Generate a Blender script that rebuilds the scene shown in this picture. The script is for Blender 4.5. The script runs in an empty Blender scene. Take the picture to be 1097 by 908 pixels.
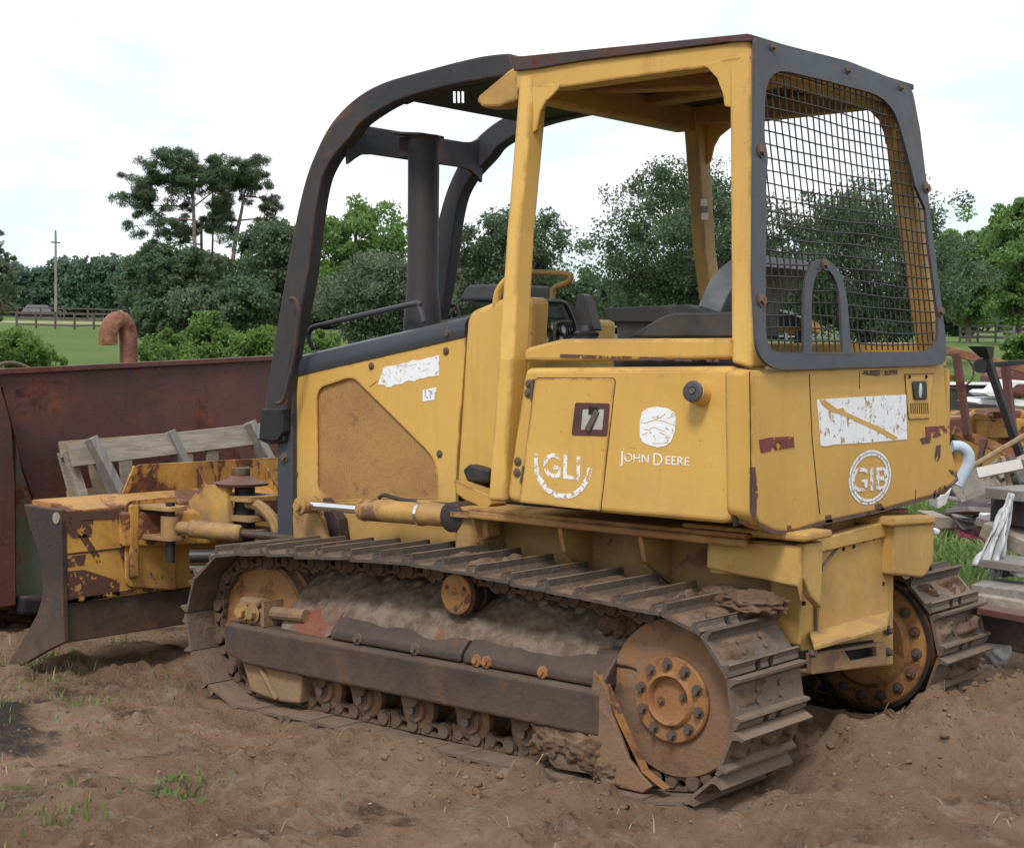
import bpy, bmesh, math, random
import numpy as np
from mathutils import Vector, Matrix, geometry
random.seed(7); RNG=np.random.default_rng(11)
V=Vector
sc=bpy.context.scene
COL=sc.collection
# ------------------------------------------------------------------ camera
F=1671.0; CX=548.5; CY=454.0
def _basis():
    v1=np.array([-1450-CX,355-CY,F]); v2=np.array([1950-CX,390-CY,F])
    X=v1/np.linalg.norm(v1); Y=-v2/np.linalg.norm(v2)
    Y=Y-X*X.dot(Y); Y/=np.linalg.norm(Y); Z=np.cross(X,Y)
    R=np.stack([X,Y,Z],1)
    pref=np.array([(798.7-CX)/F,(750.4-CY)/F,1])*5.08
    t=pref-R@np.array([-.23,1.0035,.45])
    return R,t,-R.T@t
RC,TC,CAM=_basis()
def ray(u,v): return RC.T@np.array([(u-CX)/F,(v-CY)/F,1.0])
def U(u,v,ax,val):
    "point of the plane axis=val seen at photo position (u,v)"
    d=ray(u,v); s=(val-CAM[ax])/d[ax]; return V(CAM+s*d)
def UP(u,v,p0,n):
    d=V(ray(u,v)); c=V(CAM); s=(p0-c).dot(n)/d.dot(n); return c+d*s
def UD(u,v,D): return V(CAM+ray(u,v)*D)
cam=bpy.data.cameras.new("camera"); camo=bpy.data.objects.new("camera",cam); COL.objects.link(camo)
m=Matrix(((RC[0][0],RC[0][1],RC[0][2]),(RC[1][0],RC[1][1],RC[1][2]),(RC[2][0],RC[2][1],RC[2][2]))).transposed() # cam->world cols
R3=Matrix([[m[i][0],-m[i][1],-m[i][2]] for i in range(3)])
camo.matrix_world=Matrix.Translation(V(CAM))@R3.to_4x4()
cam.sensor_width=36; cam.sensor_fit='HORIZONTAL'; cam.lens=F*36/1097
cam.clip_start=.1; cam.clip_end=3000
sc.camera=camo
# ------------------------------------------------------------------ noise + ground height
_G=np.random.default_rng(3).random((256,256))
def vnoise(x,y):
    x=np.asarray(x,float); y=np.asarray(y,float)
    xi=np.floor(x).astype(int); yi=np.floor(y).astype(int); fx=x-xi; fy=y-yi
    fx=fx*fx*(3-2*fx); fy=fy*fy*(3-2*fy)
    a=_G[xi&255,yi&255]; b=_G[(xi+1)&255,yi&255]; c=_G[xi&255,(yi+1)&255]; d=_G[(xi+1)&255,(yi+1)&255]
    return (a*(1-fx)+b*fx)*(1-fy)+(c*(1-fx)+d*fx)*fy
def fbm(x,y,o=5,g=.5):
    s=0;a=1;t=0
    for i in range(o):
        s=s+a*vnoise(x*2**i+17*i,y*2**i+31*i); t+=a; a*=g
    return s/t
def sst(a,b,x): 
    t=np.clip((x-a)/(b-a),0,1); return t*t*(3-2*t)
def gz(x,y):
    x=np.asarray(x,float); y=np.asarray(y,float)
    r=np.hypot(x-CAM[0],y-CAM[1])
    far=.0275*np.maximum(0,np.sqrt((np.minimum(r,330))**2+9)-16)
    near=1-sst(9,16,r)
    h=.034+near*((fbm(x*1.1,y*1.1,5)-.5)*.10+(fbm(x*6,y*6,5,.62)-.5)*.095)
    h+=near*.05*np.maximum(0,fbm(x*3.2+9,y*3.2,4)-.55)*2
    # clods: ridged noise
    rd=1-np.abs(2*fbm(x*5+3,y*5+8,4,.6)-1); h+=near*.035*sst(.75,1,rd)*sst(.42,.55,fbm(x*2+4,y*2,3))
    # mud pushed up behind the machine and between the tracks
    g=lambda cx,cy,sx,sy,a: a*np.exp(-((x-cx)/sx)**2-((y-cy)/sy)**2)
    m_=g(-.42,-.55,.28,.8,.15)+g(-.35,-1.2,.3,.35,.06)+g(.0,.1,.9,.5,.10)+g(1.2,0,1.4,.5,.06)+g(-.3,.75,.14,.3,.03)
    h+=m_*(.75+.6*fbm(x*6,y*6,3))
    # mud squeezed out beside the near track
    lug=sst(.2,.5,x)*(1-sst(1.35,1.8,x))
    h+=lug*np.exp(-((y-1.09)/.10)**2)*.05*(.4+1.2*fbm(x*8,y*8,3))
    # flatten under tracks
    tr=np.maximum(sst(.50,.57,y)*(1-sst(.97,1.03,y)),sst(.50,.57,-y)*(1-sst(.97,1.03,-y)))*sst(-.15,.05,x)*(1-sst(2.45,2.6,x))
    # worn cleat prints behind the machine
    cl=sst(.45,.6,np.abs(y))*(1-sst(1.1,1.2,np.abs(y)))*sst(-.2,-.35,x)*near
    h+=cl*.014*np.maximum(0,np.sin(x*2*np.pi/.165+fbm(x*3,y*3,2)*3))*(fbm(x*1.5+3,y*1.5,3)>.45)
    h=h*(1-tr)+(.045)*tr
    return h+far
def gz1(x,y): return float(gz(np.array([x]),np.array([y]))[0])
# ------------------------------------------------------------------ materials
def newmat(name):
    m=bpy.data.materials.new(name); m.use_nodes=True; nt=m.node_tree; nt.nodes.clear()
    return m,nt
class N:
    def __init__(s,nt): s.nt=nt
    def n(s,t,**k):
        o=s.nt.nodes.new(t)
        for a,b in k.items():
            if a=='inp':
                for i,v in b.items():
                    if isinstance(v,bpy.types.NodeSocket): s.nt.links.new(v,o.inputs[i])
                    else: o.inputs[i].default_value=v
            else: setattr(o,a,b)
        return o
    def coord(s,scale=1,st=None):
        tc=s.n('ShaderNodeTexCoord'); oi=s.n('ShaderNodeObjectInfo')
        rr=s.n('ShaderNodeMath',operation='MULTIPLY',inp={0:oi.outputs['Random'],1:37.0}).outputs[0]
        a=s.n('ShaderNodeVectorMath',operation='ADD',inp={0:tc.outputs['Object'],1:rr}).outputs[0]
        mp=s.n('ShaderNodeMapping',inp={0:a,'Scale':st or (scale,)*3})
        return mp.outputs[0]
    def noise(s,vec,scale,detail=5,rough=.55,dist=0):
        return s.n('ShaderNodeTexNoise',inp={'Vector':vec,'Scale':scale,'Detail':detail,'Roughness':rough,'Distortion':dist}).outputs['Fac']
    def ramp(s,fac,lo,hi,a=0.,b=1.):
        return s.n('ShaderNodeMapRange',clamp=True,interpolation_type='SMOOTHSTEP',inp={0:fac,1:lo,2:hi,3:a,4:b}).outputs[0]
    def mix(s,f,a,b):
        o=s.n('ShaderNodeMix',data_type='RGBA')
        for i,v in ((0,f),(6,a),(7,b)):
            if isinstance(v,bpy.types.NodeSocket): s.nt.links.new(v,o.inputs[i])
            elif i==0: o.inputs[0].default_value=v
            else: o.inputs[i].default_value=(*v,1) if len(v)==3 else v
        return o.outputs[2]
    def math(s,op,a,b=0.0,c=0.0):
        return s.n('ShaderNodeMath',operation=op,inp={0:a,1:b,2:c}).outputs[0]
RUSTA=(.075,.028,.018); RUSTB=(.22,.085,.03); MUDC=(.17,.115,.078); MUDL=(.27,.20,.145)
def surf(name,base,col2=None,rough=.5,metal=0.,rust=.62,rs=3.5,edge=.6,dirt=.0,dz=(.9,1.3),streak=.25,bump=.15,bs=60,rusta=RUSTA,rustb=RUSTB,dust=.12,mudc=MUDC):
    """painted or bare steel: base colour with fading, rust patches, chipped edges, vertical stains, mud"""
    m,nt=newmat(name); g=N(nt); co=g.coord()
    col2=col2 or tuple(c*.78 for c in base)
    c=g.mix(g.ramp(g.noise(co,1.3,6),.35,.7),base,col2)
    c=g.mix(g.math('MULTIPLY',g.noise(co,14,6,.7),.35),c,tuple(x*.72 for x in base))
    # stains running down
    cs=g.coord(st=(9,9,.9)); st=g.ramp(g.noise(cs,1.6,6,.65),.52,.8,0,streak)
    c=g.mix(st,c,tuple(x*.38 for x in base[:3]))
    # small dark specks
    sp=g.ramp(g.noise(co,42,3,.6),.69,.75,0,.55); c=g.mix(sp,c,(.10,.05,.03))
    geo=g.n('ShaderNodeNewGeometry')
    rn=g.noise(co,rs,9,.68,.4); rm=g.ramp(rn,rust,rust+.035)
    if edge>0:
        bv=g.n('ShaderNodeBevel',samples=3,inp={'Radius':.018}); 
        dp=g.n('ShaderNodeVectorMath',operation='DOT_PRODUCT',inp={0:bv.outputs[0],1:geo.outputs['Normal']}).outputs['Value']
        em=g.ramp(dp,.992,.93); em=g.math('MULTIPLY',em,g.ramp(g.noise(co,6,6,.7),.5-.1*edge,.60-.05*edge))
        rm=g.math('MAXIMUM',rm,g.math('MULTIPLY',em,edge))
    rc=g.mix(g.ramp(g.noise(co,9,6,.7),.35,.65),rusta,rustb)
    halo=g.ramp(rn,rust-.09,rust+.02,0,.35); c=g.mix(halo,c,rustb)
    c=g.mix(rm,c,rc)
    # dust on upward faces, mud low down
    sx=g.n('ShaderNodeSeparateXYZ',inp={0:geo.outputs['Normal']})
    up=g.ramp(sx.outputs[2],.35,.95); up=g.math('MULTIPLY',up,g.ramp(g.noise(co,5,6,.6),.3,.7)); 
    c=g.mix(g.math('MULTIPLY',up,dust*4),c,mudc)
    if dirt>0:
        sp_=g.n('ShaderNodeSeparateXYZ',inp={0:geo.outputs['Position']})
        zz=g.math('ADD',sp_.outputs[2],g.math('MULTIPLY',g.noise(co,4,6,.65),-.5))
        dm=g.ramp(zz,dz[1]-.25,dz[0]-.25,0,dirt); dm=g.math('MULTIPLY',dm,g.ramp(g.noise(co,11,7,.7),.25,.6,.45,1))
        c=g.mix(dm,c,mudc)
        rm=g.math('MAXIMUM',rm,dm)
    rr=g.math('ADD',g.math('MULTIPLY',g.noise(co,20,4),.18),rough-.09)
    rr=g.n('ShaderNodeMix',data_type='FLOAT',inp={0:rm,2:rr,3:.9}).outputs[0]
    bp=g.n('ShaderNodeBump',inp={'Strength':bump,'Distance':.01,'Height':g.math('ADD',g.noise(co,bs,6,.6),g.math('MULTIPLY',rm,-.25))})
    # slight waviness of sheet metal
    bp2=g.n('ShaderNodeBump',inp={'Strength':.10,'Distance':.05,'Height':g.noise(co,3.5,2,.5),'Normal':bp.outputs[0]})
    b=g.n('ShaderNodeBsdfPrincipled',inp={'Base Color':c,'Roughness':rr,'Metallic':metal,'Normal':bp2.outputs[0]})
    b.inputs['Specular IOR Level'].default_value=.35
    o=g.n('ShaderNodeOutputMaterial'); nt.links.new(b.outputs[0],o.inputs[0]); return m
def mud(name,a=(.20,.145,.105),b=(.12,.075,.048),red=None,scale=6,bump=.8):
    m,nt=newmat(name); g=N(nt); co=g.coord()
    c=g.mix(g.ramp(g.noise(co,scale,8,.65),.35,.65),a,b)
    if red: c=g.mix(g.ramp(g.noise(co,1.7,5,.6),.54,.60),c,red)
    c=g.mix(g.ramp(g.noise(co,45,4,.7),.55,.75,0,.6),c,tuple(x*.5 for x in b))
    h=g.math('ADD',g.noise(co,9,10,.7),g.math('MULTIPLY',g.noise(co,60,6,.7),.3))
    bp=g.n('ShaderNodeBump',inp={'Strength':bump,'Distance':.018,'Height':h})
    b_=g.n('ShaderNodeBsdfPrincipled',inp={'Base Color':c,'Roughness':.95,'Normal':bp.outputs[0]}); b_.inputs['Specular IOR Level'].default_value=.15
    o=g.n('ShaderNodeOutputMaterial'); nt.links.new(b_.outputs[0],o.inputs[0]); return m
def plain(name,base,rough=.5,metal=0,var=.25,bump=.1,bs=40,trans=0,scale=8,st=None):
    m,nt=newmat(name); g=N(nt); co=g.coord(st=st) if st else g.coord()
    c=g.mix(g.ramp(g.noise(co,scale,6,.65),.3,.7),base,tuple(x*(1-var) for x in base))
    c=g.mix(g.ramp(g.noise(co,scale*.3,4),.5,.75,0,var),c,(.2,.15,.11))
    bp=g.n('ShaderNodeBump',inp={'Strength':bump,'Distance':.01,'Height':g.noise(co,bs,5,.6)})
    b=g.n('ShaderNodeBsdfPrincipled',inp={'Base Color':c,'Roughness':rough,'Metallic':metal,'Normal':bp.outputs[0]})
    o=g.n('ShaderNodeOutputMaterial')
    if trans:
        t=g.n('ShaderNodeBsdfTranslucent',inp={'Color':c}); x=g.n('ShaderNodeMixShader',inp={0:trans,1:b.outputs[0],2:t.outputs[0]}); nt.links.new(x.outputs[0],o.inputs[0])
    else: nt.links.new(b.outputs[0],o.inputs[0])
    return m
def decal(name,col,thr=.42,scale=30,scr=.0,seed=0.):
    "flaking sticker: worn away where noise passes a threshold"
    m,nt=newmat(name); g=N(nt); tc=g.n('ShaderNodeTexCoord'); co=g.n('ShaderNodeMapping',inp={0:tc.outputs['Object'],'Location':(seed,)*3}).outputs[0]
    n=g.noise(co,scale,8,.75); a=g.ramp(n,thr-.02,thr+.02)
    if scr:
        w=g.noise(co,scale*.45,2,.4,1.5); w=g.math('ABSOLUTE',g.math('SUBTRACT',w,.5)); a=g.math('MULTIPLY',a,g.math('MAXIMUM',g.ramp(w,.002,.006),g.ramp(g.noise(co,scale*.2,2),.5-scr,.55-scr)))
    b=g.n('ShaderNodeBsdfPrincipled',inp={'Base Color':(*col,1),'Roughness':.6}); t=g.n('ShaderNodeBsdfTransparent')
    x=g.n('ShaderNodeMixShader',inp={0:a,1:t.outputs[0],2:b.outputs[0]})
    o=g.n('ShaderNodeOutputMaterial'); nt.links.new(x.outputs[0],o.inputs[0]); return m
YB=(.60,.355,.082)
M={}
M['yellow']=surf('yellow_paint',(.61,.372,.095),(.52,.295,.068),rough=.48,rust=.715,edge=.9,dirt=.4,dz=(.75,1.2),streak=.28,bump=.08)
M['yellow2']=surf('yellow_paint_worn',(.56,.32,.07),(.42,.23,.055),rough=.6,rust=.575,edge=1,dirt=.8,dz=(.6,1.2),streak=.4,bump=.2)
M['yellowmud']=surf('yellow_paint_muddy',(.42,.24,.07),(.26,.15,.06),rough=.7,rust=.58,edge=1,dirt=.85,dz=(.35,1.0),streak=.4,bump=.4,mudc=(.20,.135,.09))
M['yellowcab']=surf('yellow_paint_streaked',(.54,.31,.075),(.20,.13,.06),rough=.55,rust=.74,edge=.8,streak=.55,bump=.1)  # darker, mottled yellow with heavier streaks
M['yellowblade']=surf('yellow_paint_blade',(.58,.32,.07),(.44,.21,.05),rough=.55,rust=.50,rs=2.6,edge=1,dirt=.3,dz=(.3,.8),streak=.3,bump=.2,rustb=(.16,.055,.025))
M['hub']=surf('rusty_yellow_hub',(.42,.20,.05),(.25,.10,.035),rough=.6,rust=.52,rs=6,edge=.8,dirt=.3,dz=(.3,1.),streak=.3,bump=.35,rustb=(.3,.12,.03))
M['disk']=surf('rusty_disk',(.34,.145,.045),(.21,.10,.05),rough=.65,rust=.52,rs=3,edge=.6,dirt=.75,dz=(.4,1.1),bump=.4)
M['slate']=surf('slate_grey_paint',(.050,.056,.068),(.036,.040,.050),rough=.45,rust=.78,edge=.35,streak=.15,bump=.08,dust=.05,mudc=(.14,.12,.1))
M['sweep']=surf('faded_black_steel',(.026,.028,.036),(.050,.038,.036),rough=.6,rust=.68,rs=2,edge=.6,streak=.3,bump=.15,dust=.06)
M['roof']=surf('purple_brown_roof',(.06,.04,.042),(.035,.035,.042),rough=.6,rust=.55,rs=2,edge=.7,bump=.2,dust=.03,rustb=(.10,.045,.035))
M['dark']=surf('black_steel',(.02,.02,.022),rough=.6,rust=.7,edge=.4,bump=.15)
M['brown']=surf('worn_brown_steel',(.052,.038,.038),(.032,.026,.029),rough=.55,metal=.25,rust=.60,rs=3,edge=.9,dirt=.45,dz=(.15,.6),bump=.3,rustb=(.15,.07,.035))
M['shoe']=surf('track_steel',(.075,.064,.060),(.052,.050,.053),rough=.45,metal=.3,rust=.66,rs=5,edge=0,dirt=.8,dz=(.1,1.2),bump=.8,bs=24,dust=.42,mudc=(.20,.14,.10))
M['link']=surf('track_link_steel',(.07,.045,.034),(.11,.07,.048),rough=.8,rust=.62,rs=9,edge=0,dirt=.8,dz=(.2,.9),bump=.8,bs=30,mudc=(.13,.085,.058))
M['mud']=mud('dried_mud',(.205,.155,.12),(.11,.078,.058),red=(.19,.075,.048),scale=14,bump=.6)
M['mud2']=mud('brown_mud',(.18,.12,.082),(.10,.058,.038))
M['crumb']=mud('soil_crumbs',(.23,.15,.10),(.11,.068,.045),scale=2.5,bump=.5)
M['chrome']=plain('chrome',(.75,.75,.76),.12,1,var=.1,bump=.02)
M['rubber']=plain('black_rubber',(.022,.022,.024),.5,var=.3)
M['vinyl']=plain('grey_vinyl',(.055,.057,.065),.55,var=.3,bump=.15)
M['vinylg']=plain('worn_grey_vinyl',(.16,.17,.18),.6,var=.4,bump=.3,bs=12)
M['bolt']=surf('rusty_bolt',(.13,.10,.085),rough=.6,metal=.3,rust=.58,edge=0,bump=.2)
M['rustplate']=surf('maroon_rusty_plate',(.115,.042,.038),(.06,.032,.032),rough=.55,rust=.56,rs=2.2,edge=.6,streak=.6,bump=.25,rusta=(.05,.02,.02),rustb=(.16,.05,.03))
M['greenplate']=surf('green_rusty_plate',(.10,.13,.085),(.09,.07,.05),rough=.6,rust=.5,rs=2.4,edge=.6,streak=.7,bump=.3,rustb=(.20,.07,.03))
M['pipe']=surf('rusty_pipe',(.15,.06,.045),(.24,.10,.05),rough=.75,rust=.5,rs=7,edge=0,bump=.6,rusta=(.09,.035,.03),rustb=(.34,.16,.08))
M['white_decal']=decal('white_sticker',(.74,.75,.78),.415,38,.97)
M['white_decal2']=decal('white_sticker_flaking',(.76,.77,.80),.435,22,.95,3)
M['white_letters']=decal('white_lettering_worn',(.76,.77,.80),.43,50,0,5)
M['white_letters2']=decal('white_lettering_faded',(.74,.74,.77),.468,45,0,8)
M['red_decal']=decal('red_reflector_tape',(.17,.035,.035),.47,24,.6,2)
M['glass']=plain('gauge_face',(.55,.56,.56),.15,0,var=.2,bump=0)
M['gap']=plain('dark_gap',(.012,.009,.007),.9,var=0,bump=0)
M['screenwire']=plain('dark_wire',(.035,.033,.034),.55,.3,var=.3)
M['label']=plain('grey_label',(.42,.40,.38),.5,var=.2)
M['rust_decal']=decal('rust_through_paint',(.10,.045,.035),.475,16,0,7); M['rust_decal2']=decal('rust_wear_band',(.095,.05,.042),.40,20,0,9)
def wood(name,a,b,st=(12,1.6,12)):
    m,nt=newmat(name); g=N(nt); co=g.coord(st=st)
    c=g.mix(g.ramp(g.noise(co,3,8,.7),.3,.7),a,b)
    c=g.mix(g.ramp(g.noise(g.coord(),2,4),.45,.7),c,tuple(x*.6 for x in a))
    bp=g.n('ShaderNodeBump',inp={'Strength':.5,'Distance':.006,'Height':g.noise(co,6,8,.7)})
    b_=g.n('ShaderNodeBsdfPrincipled',inp={'Base Color':c,'Roughness':.85,'Normal':bp.outputs[0]})
    o=g.n('ShaderNodeOutputMaterial'); nt.links.new(b_.outputs[0],o.inputs[0]); return m
M['wood']=wood('weathered_wood',(.34,.29,.24),(.20,.165,.135))
M['woodg']=wood('grey_wood',(.26,.24,.225),(.15,.135,.125)); M['woodv']=wood('grey_wood_upright',(.26,.24,.225),(.15,.135,.125),(12,12,1.6))
M['woodt']=wood('tan_wood',(.36,.27,.17),(.24,.17,.10))
M['fence']=wood('fence_wood',(.11,.09,.08),(.07,.055,.05))
M['fenceg']=wood('grey_fence_wood',(.24,.23,.23),(.16,.15,.15))
def screenmat():
    m,nt=newmat('expanded_metal_screen'); g=N(nt); tc=g.n('ShaderNodeTexCoord'); co=tc.outputs['Object']
    c=g.mix(g.ramp(g.noise(co,3,6,.6),.35,.7),(.34,.185,.06),(.24,.12,.042))
    c=g.mix(g.ramp(g.noise(co,9,7,.7),.6,.7,0,.7),c,(.12,.05,.03))
    mp=g.n('ShaderNodeMapping',inp={0:co,'Scale':(1,1,3.0)})
    v=g.n('ShaderNodeTexVoronoi',inp={'Vector':mp.outputs[0],'Scale':62.0,'Randomness':.35})
    hole=g.ramp(v.outputs['Distance'],.38,.22)
    c=g.mix(g.math('MULTIPLY',hole,.55),c,(.05,.028,.015))
    bp=g.n('ShaderNodeBump',inp={'Strength':.6,'Distance':.004,'Height':g.math('SUBTRACT',1.0,hole)})
    b=g.n('ShaderNodeBsdfPrincipled',inp={'Base Color':c,'Roughness':.75,'Normal':bp.outputs[0]})
    o=g.n('ShaderNodeOutputMaterial'); nt.links.new(b.outputs[0],o.inputs[0]); return m
M['screen']=screenmat()
def leafmat(name,a,b,tr=.38):
    m,nt=newmat(name); g=N(nt); geo=g.n('ShaderNodeNewGeometry'); tc=g.n('ShaderNodeTexCoord')
    f=g.math('ADD',g.math('MULTIPLY',geo.outputs['Random Per Island'],.6),g.math('MULTIPLY',g.ramp(g.noise(tc.outputs['Object'],.9,3),.35,.65),.4))
    c=g.mix(f,a,b)
    d=g.n('ShaderNodeBsdfPrincipled',inp={'Base Color':c,'Roughness':.5}); t=g.n('ShaderNodeBsdfTranslucent',inp={'Color':g.mix(.5,c,tuple(min(1,x*1.5) for x in b))})
    d.inputs['Specular IOR Level'].default_value=.3
    x=g.n('ShaderNodeMixShader',inp={0:tr,1:d.outputs[0],2:t.outputs[0]})
    o=g.n('ShaderNodeOutputMaterial'); nt.links.new(x.outputs[0],o.inputs[0]); return m
M['oak']=leafmat('oak_leaves',(.040,.070,.038),(.12,.165,.085))
M['greyoak']=leafmat('grey_green_leaves',(.055,.075,.045),(.16,.19,.115))
M['bright']=leafmat('bright_leaves',(.075,.14,.045),(.19,.30,.09),.45)
M['pine']=leafmat('pine_needles',(.045,.080,.045),(.12,.17,.09),.3)
M['far']=leafmat('haze_tinted_leaves',(.07,.12,.09),(.12,.18,.125),.4)  # distance haze painted into the leaf colour, paler and bluer
M['bush']=leafmat('bush_leaves',(.06,.12,.03),(.17,.26,.06),.45)
M['grassb']=leafmat('grass_blades',(.07,.13,.03),(.20,.26,.08),.4)
M['dryb']=leafmat('dry_grass',(.20,.15,.08),(.38,.31,.19),.3)
M['bark']=mud('bark',(.20,.155,.14),(.11,.085,.078),scale=3)
M['white']=plain('white_plastic',(.70,.71,.72),.5,var=.2)
def groundmat():
    m,nt=newmat('dirt_and_pasture'); g=N(nt); tc=g.n('ShaderNodeTexCoord'); co=tc.outputs['Object']
    at=g.n('ShaderNodeAttribute',attribute_name='cover'); cv=g.n('ShaderNodeSeparateColor',inp={0:at.outputs['Color']})
    c=g.mix(g.ramp(g.noise(co,1.1,8,.65),.35,.65),(.44,.285,.185),(.29,.178,.113))
    c=g.mix(g.ramp(g.noise(co,.55,6,.6,.5),.50,.64,0,.8),c,(.47,.28,.18))
    c=g.mix(g.ramp(g.noise(co,1.9,10,.75),.53,.64,0,.7),c,(.065,.043,.036))
    c=g.mix(g.ramp(g.noise(co,7,9,.75),.50,.66,0,.6),c,(.52,.41,.31))
    c=g.mix(g.ramp(g.noise(co,24,7,.8),.57,.66,0,.75),c,(.05,.036,.03))
    c=g.mix(g.ramp(g.noise(co,75,3,.7),.72,.76,0,.5),c,(.36,.31,.26))
    gcol=g.mix(g.ramp(g.noise(co,.12,6,.6),.35,.65),(.09,.155,.035),(.13,.18,.05))
    gcol=g.mix(g.ramp(g.noise(co,6,6,.7),.45,.7,0,.5),gcol,(.17,.17,.075))
    gm=g.ramp(g.math('ADD',cv.outputs[0],g.math('MULTIPLY',g.math('SUBTRACT',g.noise(co,3,8,.7),.5),.9)),.42,.62)
    c=g.mix(gm,c,gcol)
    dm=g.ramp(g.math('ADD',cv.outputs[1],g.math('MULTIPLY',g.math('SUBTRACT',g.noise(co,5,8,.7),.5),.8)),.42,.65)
    c=g.mix(dm,c,(.08,.062,.056))  # dark soil patches plus painted shade under the machine
    rm=cv.outputs[2]; c=g.mix(rm,c,(.40,.33,.24))
    h=g.math('ADD',g.noise(co,6,12,.78),g.math('MULTIPLY',g.noise(co,55,8,.8),.6))
    bp=g.n('ShaderNodeBump',inp={'Strength':1.0,'Distance':.085,'Height':h})
    b=g.n('ShaderNodeBsdfPrincipled',inp={'Base Color':c,'Roughness':.95,'Normal':bp.outputs[0]}); b.inputs['Specular IOR Level'].default_value=.2
    o=g.n('ShaderNodeOutputMaterial'); nt.links.new(b.outputs[0],o.inputs[0]); return m
# ------------------------------------------------------------------ mesh helpers
def fillet(pts,seg=4):
    "pts: list of (Vector,radius) coplanar; rounds corners"
    out=[];n=len(pts)
    for i in range(n):
        p,r=pts[i]; a=pts[i-1][0]; b=pts[(i+1)%n][0]
        if r<=0: out.append(p.copy()); continue
        da=(a-p); db=(b-p); ra=min(r,da.length*.49); rb=min(r,db.length*.49)
        p0=p+da.normalized()*ra; p1=p+db.normalized()*rb
        for k in range(seg+1):
            t=k/seg; out.append(p0*(1-t)**2+p*2*t*(1-t)+p1*t*t)
    return out
class MB:
    def __init__(s): s.bm=bmesh.new()
    def quadloft(s,a,b,close=True):
        bm=s.bm; va=[bm.verts.new(p) for p in a]; vb=[bm.verts.new(p) for p in b]; n=len(a)
        for i in range(n): bm.faces.new((va[i],va[(i+1)%n],vb[(i+1)%n],vb[i]))
        if close: bm.faces.new(va[::-1]); bm.faces.new(vb)
        return s
    def loft(s,rings,caps=True,closed=True):
        bm=s.bm; R=[[bm.verts.new(p) for p in r] for r in rings]; n=len(rings[0])
        for a,b in zip(R,R[1:]):
            for i in range(n if closed else n-1): bm.faces.new((a[i],a[(i+1)%n],b[(i+1)%n],b[i]))
        if caps: bm.faces.new(R[0][::-1]); bm.faces.new(R[-1])
        return s
    def prism(s,pts,d):
        pts=[V(p) for p in pts]; return s.quadloft(pts,[p+V(d) for p in pts])
    def plate(s,outer,holes,d):
        "coplanar outline with holes, thickness vector d"
        outer=[V(p) for p in outer]; holes=[[V(p) for p in h] for h in holes]; d=V(d)
        allp=[outer]+holes; tris=geometry.tessellate_polygon(allp); flat=[p for l in allp for p in l]
        bm=s.bm; f=[bm.verts.new(p) for p in flat]; k=[bm.verts.new(p+d) for p in flat]
        for t in tris:
            try: bm.faces.new([f[i] for i in t]); bm.faces.new([k[i] for i in t][::-1])
            except ValueError: pass
        o=0
        for l in allp:
            n=len(l)
            for i in range(n):
                a=o+i;b=o+(i+1)%n
                bm.faces.new((f[a],f[b],k[b],k[a]))
            o+=n
        return s
    def box(s,x0,x1,y0,y1,z0,z1):
        return s.prism([(x0,y0,z0),(x1,y0,z0),(x1,y1,z0),(x0,y1,z0)],(0,0,z1-z0))
    def bar(s,p0,p1,w,h,up=(0,0,1)):
        p0=V(p0);p1=V(p1); d=(p1-p0).normalized(); up=V(up); sd=d.cross(up).normalized(); u=sd.cross(d).normalized()
        q=[sd*w/2+u*h/2,-sd*w/2+u*h/2,-sd*w/2-u*h/2,sd*w/2-u*h/2]
        return s.quadloft([p0+a for a in q],[p1+a for a in q])
    def cyl(s,p0,p1,r0,r1=None,seg=20,caps=True):
        p0=V(p0);p1=V(p1); r1=r0 if r1 is None else r1; d=(p1-p0).normalized()
        a=d.orthogonal().normalized(); b=d.cross(a)
        c=[(a*math.cos(2*math.pi*i/seg)+b*math.sin(2*math.pi*i/seg)) for i in range(seg)]
        return s.quadloft([p0+x*r0 for x in c],[p1+x*r1 for x in c],caps)
    def lathe(s,o,ax,prof,seg=40,caps=True):
        "prof: list of (radius, offset along ax)"
        o=V(o);d=V(ax).normalized();a=d.orthogonal().normalized();b=d.cross(a)
        rings=[[o+d*h+(a*math.cos(2*math.pi*i/seg)+b*math.sin(2*math.pi*i/seg))*max(r,.0005) for i in range(seg)] for r,h in prof]
        return s.loft(rings,caps)
    def tube(s,path,r,seg=10,smoothn=0,caps=True):
        P=[V(p) for p in path]
        if smoothn:
            Q=[]
            for i in range(len(P)-1):
                p0=P[max(i-1,0)];p1=P[i];p2=P[i+1];p3=P[min(i+2,len(P)-1)]
                for k in range(smoothn):
                    t=k/smoothn; Q.append(.5*((2*p1)+(p2-p0)*t+(2*p0-5*p1+4*p2-p3)*t*t+(-p0+3*p1-3*p2+p3)*t**3))
            Q.append(P[-1]); P=Q
        rr=r if isinstance(r,(list,tuple)) else None
        rings=[];a=None
        for i,p in enumerate(P):
            d=((P[i+1]-p) if i<len(P)-1 else (p-P[i-1]))
            if 0<i<len(P)-1: d=(P[i+1]-p).normalized()+(p-P[i-1]).normalized()
            d=d.normalized()
            a=d.orthogonal().normalized() if a is None else (a-d*a.dot(d)).normalized()
            b=d.cross(a); R_=(rr[0]+(rr[1]-rr[0])*i/(len(P)-1)) if rr else r
            rings.append([p+(a*math.cos(2*math.pi*j/seg)+b*math.sin(2*math.pi*j/seg))*R_ for j in range(seg)])
        return s.loft(rings,caps)
    def bolt(s,p,ax,r=.014,h=.012,washer=True):
        p=V(p);d=V(ax).normalized()
        if washer: s.cyl(p,p+d*.003,r*1.45,seg=14)
        s.cyl(p+d*.003,p+d*h,r,r*.92,seg=6); return s
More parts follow.
